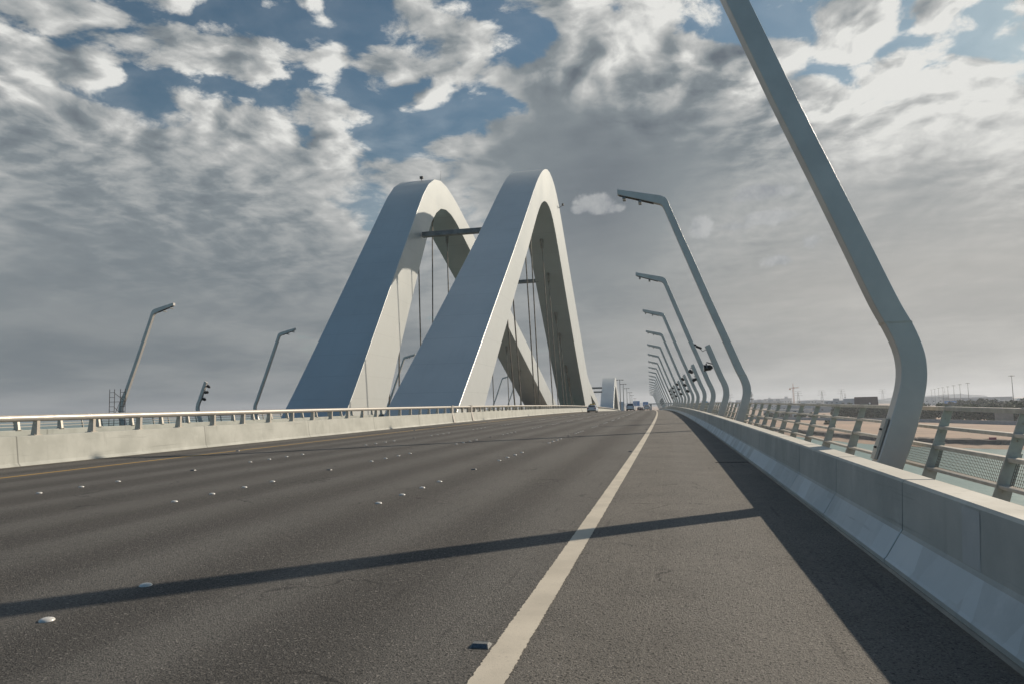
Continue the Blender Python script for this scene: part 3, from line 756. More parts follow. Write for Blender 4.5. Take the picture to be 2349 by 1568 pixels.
# the nearest one carries a cable cabinet door on its road side
bm = bmesh.new()
strip_box(bm, [(3.36 - 3.4 - .035, .42), (3.60 - 3.4 - .035, 1.10)], [(3.36 - 3.4 + .01, .42), (3.60 - 3.4 + .01, 1.10)], lambda x, z: Vector((x, -.11, z)), lambda x, z: Vector((x, .11, z)))
dr = finish(bm, "access_door", M['rail'], tall[0])
bm = bmesh.new()
for z in (.62, .92): box(bm, (3.43 - 3.4 - .055 + (z - .62) * .35, -.02, z), (.03, .05, .03))
finish(bm, "latch", M['dark_metal'], dr)
sp = short_post()
def add_floods(root, spec):
    for i, (x, z, yaw_, pit) in enumerate(spec):
        f = floodlight(); f.parent = root; f.location = (x, -.02, z); f.rotation_euler = (R(pit), 0, R(yaw_)); f.scale = (.97 if len(spec) == 1 else .76,) * 3
        bm = bmesh.new(); tube(bm, (x, 0, z + .40), (x + .45, 0, z + .25), .04, n=6); br = finish(bm, "bracket", M['grey_metal'], root)
SY = [52.2 + 26.2 * k for k in (0, 1, 2, 3, 4, 5, 10, 11, 12)]
nums = ['nearest, with one floodlight and a camera at its tip', 'second, with two floodlights', 'third, with three floodlights', 'fourth, with three floodlights', 'fifth, with three floodlights', 'sixth, with three floodlights', 'seventh, with three floodlights', 'eighth, with three floodlights', 'ninth, with three floodlights']
for i, y_ in enumerate(SY):
    o = sp if i == 0 else dup(sp_clean)
    if i == 0: sp_clean = dup(sp)
    o.matrix_world = Matrix.Translation(W(3.4, y_, 0)) @ frame_at(y_).to_4x4()
    if i == 0: add_floods(o, [(-.62, 3.75, 92, -4)])
    elif i == 1: add_floods(o, [(-.72, 4.62, 60, 35), (-.38, 3.70, 75, -25)])
    else: add_floods(o, [(-.72, 4.70, 60, 38), (-.45, 3.85, 66, 30), (-.10, 3.0, 70, 28)])
    tag(o, "short post behind the right barrier, %s" % nums[i], "floodlight post", "floodlight posts along the right side")
for ch in list(sp_clean.children): bpy.data.objects.remove(ch)
bpy.data.objects.remove(sp_clean)
# camera on an arm at the tip of the nearest short post
bm = bmesh.new(); tube(bm, (-.55, 0, 5.05), (-.85, 0, 4.93), .02, n=6); tube(bm, (-.85, 0, 4.93), (-1.0, 0, 5.15), .02, n=6)
c = finish(bm, "camera_arm", M['grey_metal'], sp)
bm = bmesh.new(); box(bm, (-1.10, 0, 5.22), (.42, .16, .15), Matrix.Rotation(R(25), 3, 'Y')); box(bm, (-1.34, 0, 5.40), (.16, .12, .12), Matrix.Rotation(R(25), 3, 'Y')); finish(bm, "camera_housing", M['dark_metal'], c)

# lamps of the opposite carriageway, mirrored, arms reaching towards us
for i, y_ in enumerate([66.5 + 26.2 * k for k in range(11)]):
    o = dup(proto)
    for ch in list(o.children):
        if ch.name.startswith('access_door'):
            for q in list(ch.children): bpy.data.objects.remove(q)
            bpy.data.objects.remove(ch)
    o.matrix_world = Matrix.Translation(W(-57.4, y_, 0)) @ Matrix.Rotation(math.pi, 4, 'Z')
    tag(o, "tall bent lamp post of the far carriageway on the left, %s from the camera" % nth(i + 1), "lamp post", "lamp posts of the far carriageway")
for i, y_ in enumerate([79.6]):
    o = dup(sp)
    for ch in list(o.children):
        if not ch.name.startswith('pole'):
            for q in list(ch.children): bpy.data.objects.remove(q)
            bpy.data.objects.remove(ch)
    add_floods(o, [(-.78, 4.75, -60, 30), (-.55, 4.0, -90, 0), (-.20, 3.15, -80, 20)])
    o.matrix_world = Matrix.Translation(W(-57.4, y_, 0)) @ Matrix.Rotation(math.pi, 4, 'Z')
    tag(o, "leaning post with three floodlights on the far carriageway, left of the arches", "floodlight post", "floodlight posts of the far carriageway")
# scaffold tower at the foot of the first far lamp
sc_ = empty("scaffold_tower", W(-57.6, 65.0, 0)); tag(sc_, "dark tubular scaffold tower around the foot of the first far lamp post", "scaffold")
bpy.context.view_layer.update()
for k, x0 in enumerate((-58.2, -56.85)):
    bm = bmesh.new()
    for dx in (0, .62): tube(bm, W(x0 + dx, 65, -.2), W(x0 + dx, 65, 4.15), .03, n=6)
    for z in [.3 + .5 * q for q in range(8)]: tube(bm, W(x0, 65, z), W(x0 + .62, 65, z), .022, n=5)
    child(finish(bm, "ladder_frame", M['scaff']), sc_)
for a, b_ in (((-58.2, 2.8), (-56.85, 2.8)), ((-57.58, 3.7), (-56.23, 2.8)), ((-57.58, 2.2), (-56.85, 1.6)), ((-57.58, 1.4), (-56.4, 3.9))):
    bm = bmesh.new(); tube(bm, W(a[0], 65.04, a[1]), W(b_[0], 65.04, b_[1]), .025, n=5); child(finish(bm, "brace", M['scaff']), sc_)

# ================================================================ left barriers with tubular rail
def parapet(label, x, sgn, y0, y1, posts, conc, plates=()):
    root = empty("parapet_wall", W(x, (y0 + y1) / 2, 0)); tag(root, label, "parapet"); bpy.context.view_layer.update()
    ysx = [q for q in ystations(-60, 700) if y0 < q < y1]; ysx = [y0] + ysx + [y1]
    # face towards the traffic slopes back slightly, small chamfer on top
    P = [(x, -.02), (x - .10 * sgn, .10), (x - .20 * sgn, .865), (x - .225 * sgn, .885), (x - .46 * sgn, .885), (x - .48 * sgn, .865), (x - .48 * sgn, -.5), (x, -.5)]
    bm = bmesh.new(); sweep(bm, P, ysx); child(finish(bm, "wall", conc), root)
    bm = bmesh.new(); path_tube(bm, [W(x - .32 * sgn, q, 1.415) for q in ysx], .105, 14); child(finish(bm, "handrail", M['rail'], None, 60), root)
    def post(bm, y_):
        A = [(x - .26 * sgn, .885), (x - .26 * sgn, 1.36)]; B = [(x - .50 * sgn, .885), (x - .41 * sgn, 1.36)]
        strip_box(bm, A, B, lambda a, z: W(a, y_ - .055, z), lambda a, z: W(a, y_ + .055, z))
        strip_box(bm, [(x - .24 * sgn, .886), (x - .24 * sgn, .903)], [(x - .52 * sgn, .886), (x - .52 * sgn, .903)], lambda a, z: W(a, y_ - .13, z), lambda a, z: W(a, y_ + .13, z))
        for q in (-.1, .1): tube(bm, W(x - .30 * sgn, y_ + q, .903), W(x - .30 * sgn, y_ + q, .93), .014, n=5)
    for y_ in posts[:95]:
        bm = bmesh.new(); post(bm, y_); child(finish(bm, "post", M['fence']), root)
    if len(posts) > 95:
        bm = bmesh.new()
        for y_ in posts[95:]: post(bm, y_)
        o = child(finish(bm, "post_row", M['fence']), root); o['kind'] = 'stuff'
    for y_ in plates:
        bm = bmesh.new()
        strip_box(bm, [(x + .015 * sgn, .02), (x - .185 * sgn, .885), (x - .19 * sgn, 1.56)], [(x - .14 * sgn, .02), (x - .34 * sgn, .885), (x - .46 * sgn, 1.56)], lambda a, z: W(a, y_ - .28, z), lambda a, z: W(a, y_ + .28, z))
        for z in (.2, .45, .7, 1.0, 1.3): tube(bm, W(x - .1 * sgn, y_ + .2, z), W(x + (.02 - .23 * z) * sgn, y_ + .2, z), .025, n=6)
        child(finish(bm, "joint_cover", M['rail']), root)
    return root
XL = -18.85
parapet("near stretch of cream left parapet with round handrail, cut by the left edge", XL, 1, -8, 62.35, [18.41 + 2.2 * k for k in range(-12, 20) if 18.41 + 2.2 * k < 61.2], M['concrete_cream'], (62.1,))
parapet("short cream parapet piece between two steel joint covers on the left", XL, 1, 62.39, 68.95, [63.6, 65.8, 67.9], M['concrete_cream'], (68.7,))
parapet("long cream left parapet with handrail, past the joint covers to the crest", XL, 1, 68.99, 420, [70.3 + 2.2 * k for k in range(155)], M['concrete_cream'], (178, 228))
parapet("parapet of the far carriageway, seen under the handrail of the near one", -27.4, -1, -20, 420, [-19 + 2.2 * k for k in range(190)], M['concrete_cream'])
fr = empty("railing", W(-58.4, 100, 0)); tag(fr, "thin pale outer railing of the far carriageway, glimpsed under the left handrail", "railing"); bpy.context.view_layer.update()
for k in range(70):
    bm = bmesh.new(); y_ = 20 + 2.6 * k; strip_box(bm, [(-58.1, 0), (-58.45, 1.3)], [(-58.3, 0), (-58.6, 1.3)], lambda a, z: W(a, y_ - .012, z), lambda a, z: W(a, y_ + .012, z)); child(finish(bm, "post", M['fence']), fr)
for zt in (1.32, 1.07, .82, .55):
    bm = bmesh.new(); sweep(bm, [(-58.1 - .3 * zt, zt), (-58.22 - .3 * zt, zt), (-58.22 - .3 * zt, zt - .055), (-58.1 - .3 * zt, zt - .055)], ystations(-40, 420)); child(finish(bm, "rail", M['fence']), fr)

# ================================================================ road studs
bm = bmesh.new()
N_ = 16; ring = []
for k, (r_, z) in enumerate(((.054, 0), (.052, .008), (.042, .016), (.026, .021))): ring.append([bm.verts.new((r_ * math.cos(2 * math.pi * i / N_), r_ * math.sin(2 * math.pi * i / N_), z)) for i in range(N_)])
for A, B in zip(ring, ring[1:]):
    for i in range(N_): bm.faces.new((A[i], A[(i + 1) % N_], B[(i + 1) % N_], B[i]))
bm.faces.new(ring[-1]); st0 = finish(bm, "road_stud", M['stud'], None, 60)
def refl():
    root = empty("reflector_stud")
    bm = bmesh.new(); v = [bm.verts.new(q) for q in ((-.06, -.052, 0), (.06, -.052, 0), (.06, .052, 0), (-.06, .052, 0), (-.048, -.022, .022), (.048, -.022, .022), (.048, .022, .022), (-.048, .022, .022))]
    for q in ((0, 1, 5, 4), (1, 2, 6, 5), (2, 3, 7, 6), (3, 0, 4, 7), (4, 5, 6, 7), (3, 2, 1, 0)): bm.faces.new([v[i] for i in q])
    finish(bm, "casing", M['reflector_shell'], root)
    for s_ in (-1, 1):
        bm = bmesh.new(); v = [bm.verts.new((x, s_ * y, z + .0015)) for x, y, z in ((-.050, .050, .002), (.050, .050, .002), (.043, .026, .0195), (-.043, .026, .0195))]
        w = [bm.verts.new(q.co + Vector((0, s_ * .002, .001))) for q in v]
        bm.faces.new(v); bm.faces.new(w)
        for i in range(4): bm.faces.new((v[i], v[(i + 1) % 4], w[(i + 1) % 4], w[i]))
        finish(bm, "lens", M['reflector'], root)
    return root
rf0 = refl(); used_s = used_r = False
rows_ = [(-4.52, 'shoulder side row'), (-8.17, 'middle row'), (-11.93, 'parapet side row')]
for x, rn in rows_:
    g = 0
    for k in range(-1, 13):
        y0 = 10.55 + 8.08 * k; g += 1
        for j in range(4):
            o = st0 if not used_s else st0.copy()
            if used_s: col.objects.link(o)
            used_s = True; o.location = W(x, y0 + j * 1.005, .001)
            tag(o, "white road stud, %s of %s group in %s" % (nth(j + 1), nth(g), rn), "road stud", "white studs marking the lanes")
    for k in range(0, 8):
        o = rf0 if not used_r else dup(rf0)
        used_r = True; o.location = W(x, 16.1 + 16.16 * k, .001)
        tag(o, "dark reflector stud, %s one in the %s" % (nth(k + 1), rn), "reflector", "reflector studs on the road")
for nm, x, y0, dy, n in (('beside the white edge line', -1.22, 4.42, 17.2, 8), ('on the yellow line', -15.75, 4.8, 19.0, 7)):
    for k in range(n):
        o = dup(rf0); o.location = W(x, y0 + dy * k, .001); o.scale = (1.0,) * 3
        tag(o, "dark square reflector stud %s, %s from the camera" % (nm, nth(k + 1)), "reflector", "reflector studs on the road")
bm = bmesh.new()
for x, rn in rows_:
    for k in range(13, 29):
        for j in range(4): box(bm, W(x, 10.55 + 8.08 * k + j, .01), (.1, .1, .018))
tag(finish(bm, "distant_studs", M['stud']), "tiny white lane studs far up the road towards the crest", kind='stuff')
# ================================================================ the arches
def arch(label, outer, inner, a, b_, w, n=72, name="bridge_arch", wb=0):
    root = empty(name, (a + b_ * outer[0][0], outer[0][0], outer[0][1])); tag(root, label, "bridge arch", "arches of the bridge"); bpy.context.view_layer.update()
    A = spline(outer, n); B = spline(inner, n)
    bm = bmesh.new(); strip_box(bm, A, B, lambda y, z: Vector((a + b_ * y, y, z)), lambda y, z: Vector((a + b_ * y - w - wb * (1 - min(max(z / 42, 0), 1)) ** 1.2, y, z)))
    o = child(finish(bm, "arch_box", M['arch'], None, 25), root)
    bv = o.modifiers.new("b", 'BEVEL'); bv.width = .06; bv.segments = 2; bv.limit_method = 'ANGLE'; bv.angle_limit = R(60)
    return root
def on_line(L, y, lo=0, hi=1e9):
    """height of the underside line at y on its rising or falling side"""
    for p, q in zip(L, L[1:]):
        if p[0] <= y <= q[0]: return p[1] + (q[1] - p[1]) * (y - p[0]) / (q[0] - p[0])
def hanger(root, top, bot, r=.115):
    top, bot = Vector(top), Vector(bot)
    bm = bmesh.new(); tube(bm, top + (top - bot).normalized() * .5, bot, r, n=8); h = child(finish(bm, "hanger", M['cable'], None, 50), root)
    d = (bot - top).normalized(); bm = bmesh.new(); tube(bm, top - d * .6, top + d * 1.7, .42, .30, n=10); tube(bm, top + d * 1.7, top + d * 2.5, .22, .15, n=8)
    s_ = finish(bm, "socket", M['cable'], None, 50); bpy.context.view_layer.update(); s_.parent = h; s_.matrix_parent_inverse = h.matrix_world.inverted()
NO = [(37, -17), (56, -4.4), (64.9, 1.8), (74.8, 8.7), (84.3, 15.4), (95.5, 23.3), (108.8, 33.0), (116, 38.3), (122, 42.3), (128.3, 45.6), (134.5, 47.5), (141, 47.7), (147.6, 46.2), (155.2, 42.4), (166, 36.0), (180, 27.9), (194.5, 19.6), (209.4, 10.9), (225.1, 1.7), (250, -14)]
NI = [(56, -17), (69, -4), (75.7, 1.8), (82.6, 7.3), (90, 12.9), (97.9, 18.9), (106.9, 25.5), (113.5, 30.6), (118.9, 34.7), (123.6, 37.7), (129, 39.7), (134.5, 40.1), (139.8, 38.9), (146, 35.5), (154.7, 29.9), (162.8, 24.5), (174.5, 17.0), (186.3, 9.6), (199.8, 1.7), (221, -11)]
FO = [(60, -17), (77.5, -5), (84.8, 1.9), (93.8, 12.3), (106.1, 26.7), (112.2, 33.7), (116.4, 38.5), (119.4, 41.4), (122.6, 43.6), (126.4, 45.0), (130.3, 45.4), (134.8, 45.1), (141.2, 43.9), (150.9, 41.5), (165, 37.8), (197.4, 29), (238.5, 17.8), (296, 1.7), (330, -8)]
FI = [(80, -17), (93, -5), (98.6, 2.1), (105, 11.6), (112.3, 22.3), (118.5, 31), (121.3, 34.7), (124, 37.3), (127.2, 39.3), (130.4, 40.3), (134.6, 40.5), (139.6, 39.7), (148.2, 37.2), (160, 33.7), (190.7, 24.6), (204.2, 20.4), (233.8, 11.6), (268, 1.7), (300, -8)]
near = arch("great steel arch nearest the road, pale grey, its broad face in bluish shade", NO, NI, -17.7, -.03, 6.15, wb=1.1)
farA = arch("great steel arch standing behind the near one on the left, partly crossed by its shadow", FO, FI, -38.0, -.03, 6.8, wb=2.2)
third = arch("small distant steel arch past the far leg of the great arch", [(350, -9), (359, .3), (372, 8.4), (381, 13.2), (388, 15.8), (394, 16.3), (400, 15.2), (410, 11.3), (438, -.9), (452, -9)], [(361, -9), (366.5, .3), (378, 7.2), (386, 10.4), (391.5, 11.3), (396.5, 10.3), (402, 7.2), (415.5, -.6), (424, -8)], -17.7, -.03, 6.6, 40)
strut = arch("low steel leg slanting down beside the far foot of the great arch", [(211, 11.2), (217.2, 9.3), (227, 7.4), (240, 5.0), (254.6, 2.4), (258, -2), (262, -9)], [(213, 7), (220.9, 5.2), (232, 3.4), (244.8, 1.4), (248, -2), (252, -9)], -17.9, -.03, 6.0, 20, "slanting_leg")
strut['category'] = "bridge leg"
fourth = arch("tiny distant steel wedge of the next arch right of the small arch", [(488, -13), (496, 2.6), (499, 3.3), (504, 2.6), (530, -2.5), (566, -9)], [(500, -13), (503, -6), (506, -5), (510, -5.5), (525, -8), (540, -12)], -17.5, -.03, 3.0, 14)
near_h = [(103, 107.5), (108.5, 113), (122, 127), (129, 132.5)]
for yt, yb in near_h: hanger(near, (-20.9 - .03 * yt, yt, on_line(NI, yt)), (-20.3 - .03 * yb, yb, .4))
for (yt, zt) in [(144.9, 36.2), (153.8, 30.5), (164.9, 23.2), (171.5, 18.9), (187.9, 8.7), (183, 11.7)]:
    hanger(near, (-20.9 - .03 * yt, yt, on_line(NI, yt)), (-20.2 - .03 * yt, yt + 5, .3))
for yt, yb in [(133.4, 131.6), (124, 125), (143.8, 145), (113.4, 112.7), (108.8, 108), (165, 167), (185, 187), (207, 208), (228, 229)]:
    hanger(farA, (-41.4 - .03 * yt, yt, on_line(FI, yt)), (-41.2 - .03 * yb, yb, .2), .125)
def beam(par, a, b_, r):
    bm = bmesh.new(); a = Vector(a); b_ = Vector(b_); box(bm, (a + b_) / 2, ((b_ - a).length, r * 2, r * 1.9))
    o = child(finish(bm, "cross_beam", M['beam'], None), par); bv = o.modifiers.new("b", 'BEVEL'); bv.width = .12; bv.segments = 2
beam(near, (-41.3, 115.9, 31.7), (-26.5, 115.9, 31.7), .48)
beam(near, (-42.5, 156.0, 29.6), (-28, 156.0, 29.6), .42)
beam(third, (-38.5, 322, 9.2), (-30.3, 322, 9.2), .42); beam(third, (-36.8, 322, 7.4), (-30.3, 322, 7.4), .36)
# things on the crowns
bm = bmesh.new(); box(bm, (-44.6, 125.0, 44.75), (.10, .10, .7)); box(bm, (-44.6, 125.0, 45.15), (.6, .45, .45)); child(finish(bm, "beacon", M['dark_metal']), farA)
bm = bmesh.new(); tube(bm, (-41.9, 128, 45), (-41.7, 128, 47.2), .02, n=5); child(finish(bm, "aerial", M['dark_metal']), farA)
bm = bmesh.new(); tube(bm, (-22.2, 150, 44.2), (-21.3, 149.7, 44.6), .06, n=5); box(bm, (-21.2, 149.5, 44.7), (.35, .8, .35)); child(finish(bm, "camera", M['dark_metal']), near)

# ================================================================ cars
def car(paint, suv=False):
    root = empty("car"); Wd, L, H = (.93, 4.7, 1.72) if suv else (.89, 4.55, 1.46)
    k = H / 1.46
    prof = [(.0, .36), (-.02, .62), (.02, .90 * k), (.10, .99 * k), (.75, 1.02 * k), (3.3, .98 * k), (4.3, .80 * k), (L - .03, .62), (L, .34), (4.3, .22), (.3, .22)]
    cy, cz = L / 2, .6
    bm = bmesh.new(); rows = []
    for x, f in ((-Wd, .93), (-Wd * .93, .99), (-Wd * .5, 1.0), (Wd * .5, 1.0), (Wd * .93, .99), (Wd, .93)):
        rows.append([bm.verts.new((x, cy + (y - cy) * f, cz + (z - cz) * (f if abs(x) > Wd * .9 else 1))) for y, z in prof])
    for A, B in zip(rows, rows[1:]):
        for i in range(len(prof)): bm.faces.new((A[i], A[(i + 1) % len(prof)], B[(i + 1) % len(prof)], B[i]))
    bm.faces.new(rows[0][::-1]); bm.faces.new(rows[-1])
    # cabin
    zb, zt = .96 * k, H
    y0, y1, t0, t1 = (.12, 3.5, .42, 2.7) if suv else (.45, 3.55, 1.15, 2.65)
    b0, b1 = Wd * .90, Wd * .70
    V = [(-b0, y0, zb), (b0, y0, zb), (b0, y1, zb), (-b0, y1, zb), (-b1, t0, zt - .04), (b1, t0, zt - .04), (b1, t1, zt - .04), (-b1, t1, zt - .04), (-b1 * .9, t0 + .15, zt), (b1 * .9, t0 + .15, zt), (b1 * .9, t1 - .15, zt), (-b1 * .9, t1 - .15, zt)]
    v = [bm.verts.new(q) for q in V]
    for q in ((0, 1, 5, 4), (1, 2, 6, 5), (2, 3, 7, 6), (3, 0, 4, 7), (4, 5, 9, 8), (5, 6, 10, 9), (6, 7, 11, 10), (7, 4, 8, 11), (8, 9, 10, 11), (3, 2, 1, 0)): bm.faces.new([v[i] for i in q])
    o = finish(bm, "body", paint, root, 40)
    def pane(nm, q, inset, off):
        P = [Vector(V[i]) for i in q]; c = sum(P, Vector()) / 4; nrm = (P[1] - P[0]).cross(P[2] - P[0]).normalized()
        bm = bmesh.new(); A = [bm.verts.new(c + (p - c) * inset + nrm * off) for p in P]; B = [bm.verts.new(c + (p - c) * inset - nrm * .01) for p in P]
        bm.faces.new(A); bm.faces.new(B[::-1])
        for i in range(4): bm.faces.new((A[i], B[i], B[(i + 1) % 4], A[(i + 1) % 4]))
        finish(bm, nm, M['glass'], root)
    pane("rear_window", (0, 1, 5, 4), .86, .006); pane("windscreen", (2, 3, 7, 6), .86, .006); pane("side_window", (1, 2, 6, 5), .82, .006); pane("side_window", (3, 0, 4, 7), .82, .006)
    for s_ in (-1, 1):
        bm = bmesh.new(); box(bm, (s_ * Wd * .76, .02, .80 * k), (.30, .10, .17)); finish(bm, "tail_lamp", M['tail'], root)
        bm = bmesh.new(); box(bm, (s_ * (Wd + .08), 3.1, 1.02 * k), (.16, .12, .12)); finish(bm, "mirror", paint, root)
        for y in (.85, L - .95):
            bm = bmesh.new(); tube(bm, (s_ * (Wd - .20), y, .32), (s_ * (Wd - .01), y, .32), .32, n=18); w_ = finish(bm, "wheel", M['tyre'], root, 40)
            bm = bmesh.new(); tube(bm, (s_ * (Wd - .02), y, .32), (s_ * (Wd + .005), y, .32), .20, n=12); finish(bm, "rim", M['galv'], w_)
    bm = bmesh.new(); box(bm, (0, .02, .33), (Wd * 1.75, .16, .20)); finish(bm, "bumper", M['tyre'], root)
    bm = bmesh.new(); box(bm, (0, -.035, .74 * k), (.50, .02, .12)); finish(bm, "number_plate", M['white_sign'], root)
    return root
cars = [('silver', False, -13.0, 134, "silver taxi sedan with an orange roof sign in the lane beside the left parapet"), ('silver', True, -6.7, 165, "tall silver people carrier in the middle lanes"),
        ('white_car', False, -3.1, 196, "white sedan just left of the edge line near the crest"), ('dark_car', False, -9.9, 262, "dark sedan half hidden beyond the crest behind the people carrier"),
        ('red_car', False, -6.4, 285, "maroon sedan beyond the crest left of the white sedan"), ('dark_car', True, -6.2, 330, "dark tall car far beyond the crest")]
for pn, suv, x, y, lab in cars:
    o = car(M[pn], suv); o.matrix_world = Matrix.Translation(W(x, y, .0)) @ frame_at(y).to_4x4(); tag(o, lab, "car", "cars driving away over the bridge")
    if 'taxi' in lab:
        bm = bmesh.new(); box(bm, (0, 1.75, 1.56), (.95, .22, .20), taper=.85); finish(bm, "roof_sign", M['taxi'], o)

# ================================================================ far things ahead on the road
def high_mast(x, y, z0, h, label, grp, flat=True):
    root = empty("high_mast_light", (x, y, z0)); tag(root, label, "high mast light", grp)
    bm = bmesh.new(); tube(bm, (0, 0, -1), (0, 0, h), h * .014, h * .006, 8); finish(bm, "mast", M['grey_metal'], root)
    bm = bmesh.new(); r_ = 1.9
    if flat: tube(bm, (0, 0, h - .2), (0, 0, h + .25), r_ * .75, r_ * .35, 12)
    tube(bm, (0, 0, h - .1), (0, 0, h + .1), .5, n=8)
    for i in range(8):
        t = i * math.pi / 4
        box(bm, (r_ * math.cos(t), r_ * math.sin(t), h - .15), (.55, .55, .35))
        tube(bm, (0, 0, h), (r_ * math.cos(t), r_ * math.sin(t), h), .07, n=4)
    finish(bm, "lamp_ring", M['dark_metal'], root)
for i, (x, y) in enumerate([(-29.5, 425.4), (-30.9, 476.6), (-34.2, 568.4), (-37.6, 670.5), (-41.3, 772.5), (-50.3, 1017.4)]):
    zt = 1.5 + [57, 47, 37, 27.5, 21, 14][i] / 1631 * y * .985
    high_mast(x, y, -13, zt + 13, "grey mast with lamp ring ahead beyond the small arch, %s from the left" % nth(i + 1), "high masts ahead on the median", False)
for i, (x, y) in enumerate([(321.4, 881.8), (341.2, 960.2), (361.0, 1036.6), (383.8, 1123.9), (406.7, 1211.3), (429.5, 1298.6), (456.0, 1397.0), (482.5, 1495.5)]):
    high_mast(x, y, -13, 29.5, "high mast light in the row on the right horizon, %s from the right" % nth(i + 1), "high masts on the right horizon")
high_mast(276.7, 668.2, -13, 31, "high mast light standing alone at the far right edge above the trees", "high masts on the right horizon")
def gantry_sign(x, y, z, w, h, label, mt='blue_sign'):
    root = empty("road_sign", (x, y, -14)); tag(root, label, "road sign", "blue road signs"); bpy.context.view_layer.update()
    bm = bmesh.new(); box(bm, (x, y, z), (w, .3, h)); p = child(finish(bm, "panel", M[mt]), root)
    bm = bmesh.new()
    for k in range(3): box(bm, (x - w * .12, y - .17, z + h * (.25 - .25 * k)), (w * (.55 - .1 * (k % 2)), .03, h * .07))
    child(finish(bm, "lettering", M['white_sign']), root)
    for s_ in (-1, 1):
        bm = bmesh.new(); tube(bm, (x + s_ * w * .35, y + .3, -14.2), (x + s_ * w * .35, y + .3, z + h * .3), .18, n=6); child(finish(bm, "leg", M['grey_metal']), root)
gantry_sign(-29.5, 620, 2.3, 5.6, 4.0, "left of two blue road signs over the road beyond the crest")
gantry_sign(-21.8, 620, 1.6, 4.4, 3.6, "right of two blue road signs over the road beyond the crest")
bm = bmesh.new(); box(bm, (-5, 640, 1.6), (30, 7, .9)); box(bm, (7, 640, -6.5), (1.6, 5, 15.5)); box(bm, (-18, 640, -6.5), (1.6, 5, 15.5)); tag(finish(bm, "overpass", M['grey_wall']), "grey overpass deck crossing beyond the crest behind the signs", "overpass")
gantry_sign(341, 985, -6.8, 19, 7.5, "wide blue motorway sign among the trees on the right horizon")
gantry_sign(331, 1085, -3.6, 12.0, 8, "smaller blue motorway sign behind the row of high masts")

# ================================================================ right bank: walls, buildings, trees
bm = bmesh.new(); Pw = [(330, 230), (262, 326), (180, 426), (161, 492), (132, 555), (105, 612), (60, 690)]
rows = []
for x, y in Pw: rows.append([bm.verts.new(q) for q in ((x, y, -14.1), (x, y, -11.9), (x + .5, y + .4, -11.9), (x + .5, y + .4, -14.1))])
for A, B in zip(rows, rows[1:]):
    for i in range(4): bm.faces.new((A[i], A[(i + 1) % 4], B[(i + 1) % 4], B[i]))
bm.faces.new(rows[0]); bm.faces.new(rows[-1][::-1])
w_ = finish(bm, "boundary_wall", M['grey_wall']); tag(w_, "long low grey boundary wall behind the sand flat", "wall")
def building(x, y, w, d, h, mt, label, floors=2, extras=(), z0=-14.2):
    root = empty("building", (x, y, z0)); tag(root, label, "building", "buildings on the far right bank")
    rz = -math.atan2(x, y); root.rotation_euler = (0, 0, rz)
    bm = bmesh.new(); box(bm, (0, 0, h / 2), (w, d, h)); box(bm, (0, 0, h + .3), (w * 1.01, d * 1.01, .5)); finish(bm, "walls", M[mt], root)
    r = random.Random(int(x * 7 + y))
    n = max(2, int(w / 6)); fl = max(1, int(floors))
    cnt = 0
    for f in range(fl):
        for i in range(n):
            if cnt > 24 or r.random() < .25: continue
            cnt += 1
            bm = bmesh.new(); box(bm, (-w / 2 + (i + .5) * w / n, -d / 2 - .05, h * (f + .5) / fl), (w / n * r.uniform(.3, .55), .12, h / fl * .38)); finish(bm, "window", M['glass'], root)
    bm = bmesh.new(); any_ = False
    for fx, ww, hh in extras: box(bm, (fx * w, 0, h + .5 + hh / 2), (ww, d * .4, hh)); any_ = True
    if any_: finish(bm, "roof_structure", M[mt], root)
    else: bm.free()
    return root
B = building
B(255, 2319, 120, 30, 21, 'blue_wall', "long flat bluish building on the skyline left of the other far buildings", 3)
B(211, 1692, 60, 30, 15, 'grey_wall', "grey stepped building right of the leaning posts on the skyline", 3, ((-.3, 8, 5), (.1, 10, 4), (.35, 8, 5)))
B(277, 2015, 70, 30, 22, 'white_wall', "pale apartment row on the skyline near the grey stepped building", 4, ((-.3, 6, 3), (.3, 8, 5)))
B(203, 1279, 78, 25, 9.5, 'white_wall', "white warehouse left of the orange crane foot", 2, ((-.35, 8, 2.5), (-.1, 6, 3), (.2, 10, 4)))
B(194, 1071, 95, 25, 8.5, 'blue_wall', "long pale blue warehouse right of the orange crane", 1, ((.35, 9, 2.6),))
B(199, 970, 44, 22, 7.2, 'grey_wall', "low grey shed in front of the long pale warehouse", 1)
B(230, 1080, 38, 22, 14, 'grey_wall', "taller grey hall with a roof block behind the low shed", 3, ((-.1, 8, 3),))
B(238, 1030, 34, 22, 14, 'blue_wall', "big blue grey hall left of the brown block, with a long rooftop frame", 2, ((.0, 26, 2.5),))
B(121, 747, 26, 12, 7, 'white_wall', "white two storey house right behind the railing on the right bank", 2)
B(121, 850, 40, 12, 6, 'white_wall', "low white house with dark doors behind the railing", 1)
B(97, 700, 22, 10, 4.5, 'tan_wall', "small tan shed at the left end of the bank houses", 1)
B(286, 1606, 50, 20, 15, 'white_wall', "white block beyond the warehouse on the skyline", 3)
B(410, 1010, 46, 20, 10, 'white_wall', "white villa row behind the trees on the right", 2, ((-.2, 6, 2), (.3, 5, 2)))
B(437, 905, 40, 18, 17, 'blue_wall', "blue grey block above the trees near the right edge", 4)
B(500, 1600, 90, 20, 17, 'white_wall', "long pale block under the row of high masts", 3)
B(560, 1500, 110, 20, 14, 'grey_wall', "long grey block on the right skyline beyond the masts", 3)
B(189, 470, 9, 6, 5.6, 'tan_wall', "small tan gatehouse behind the boundary wall at the right", 1)
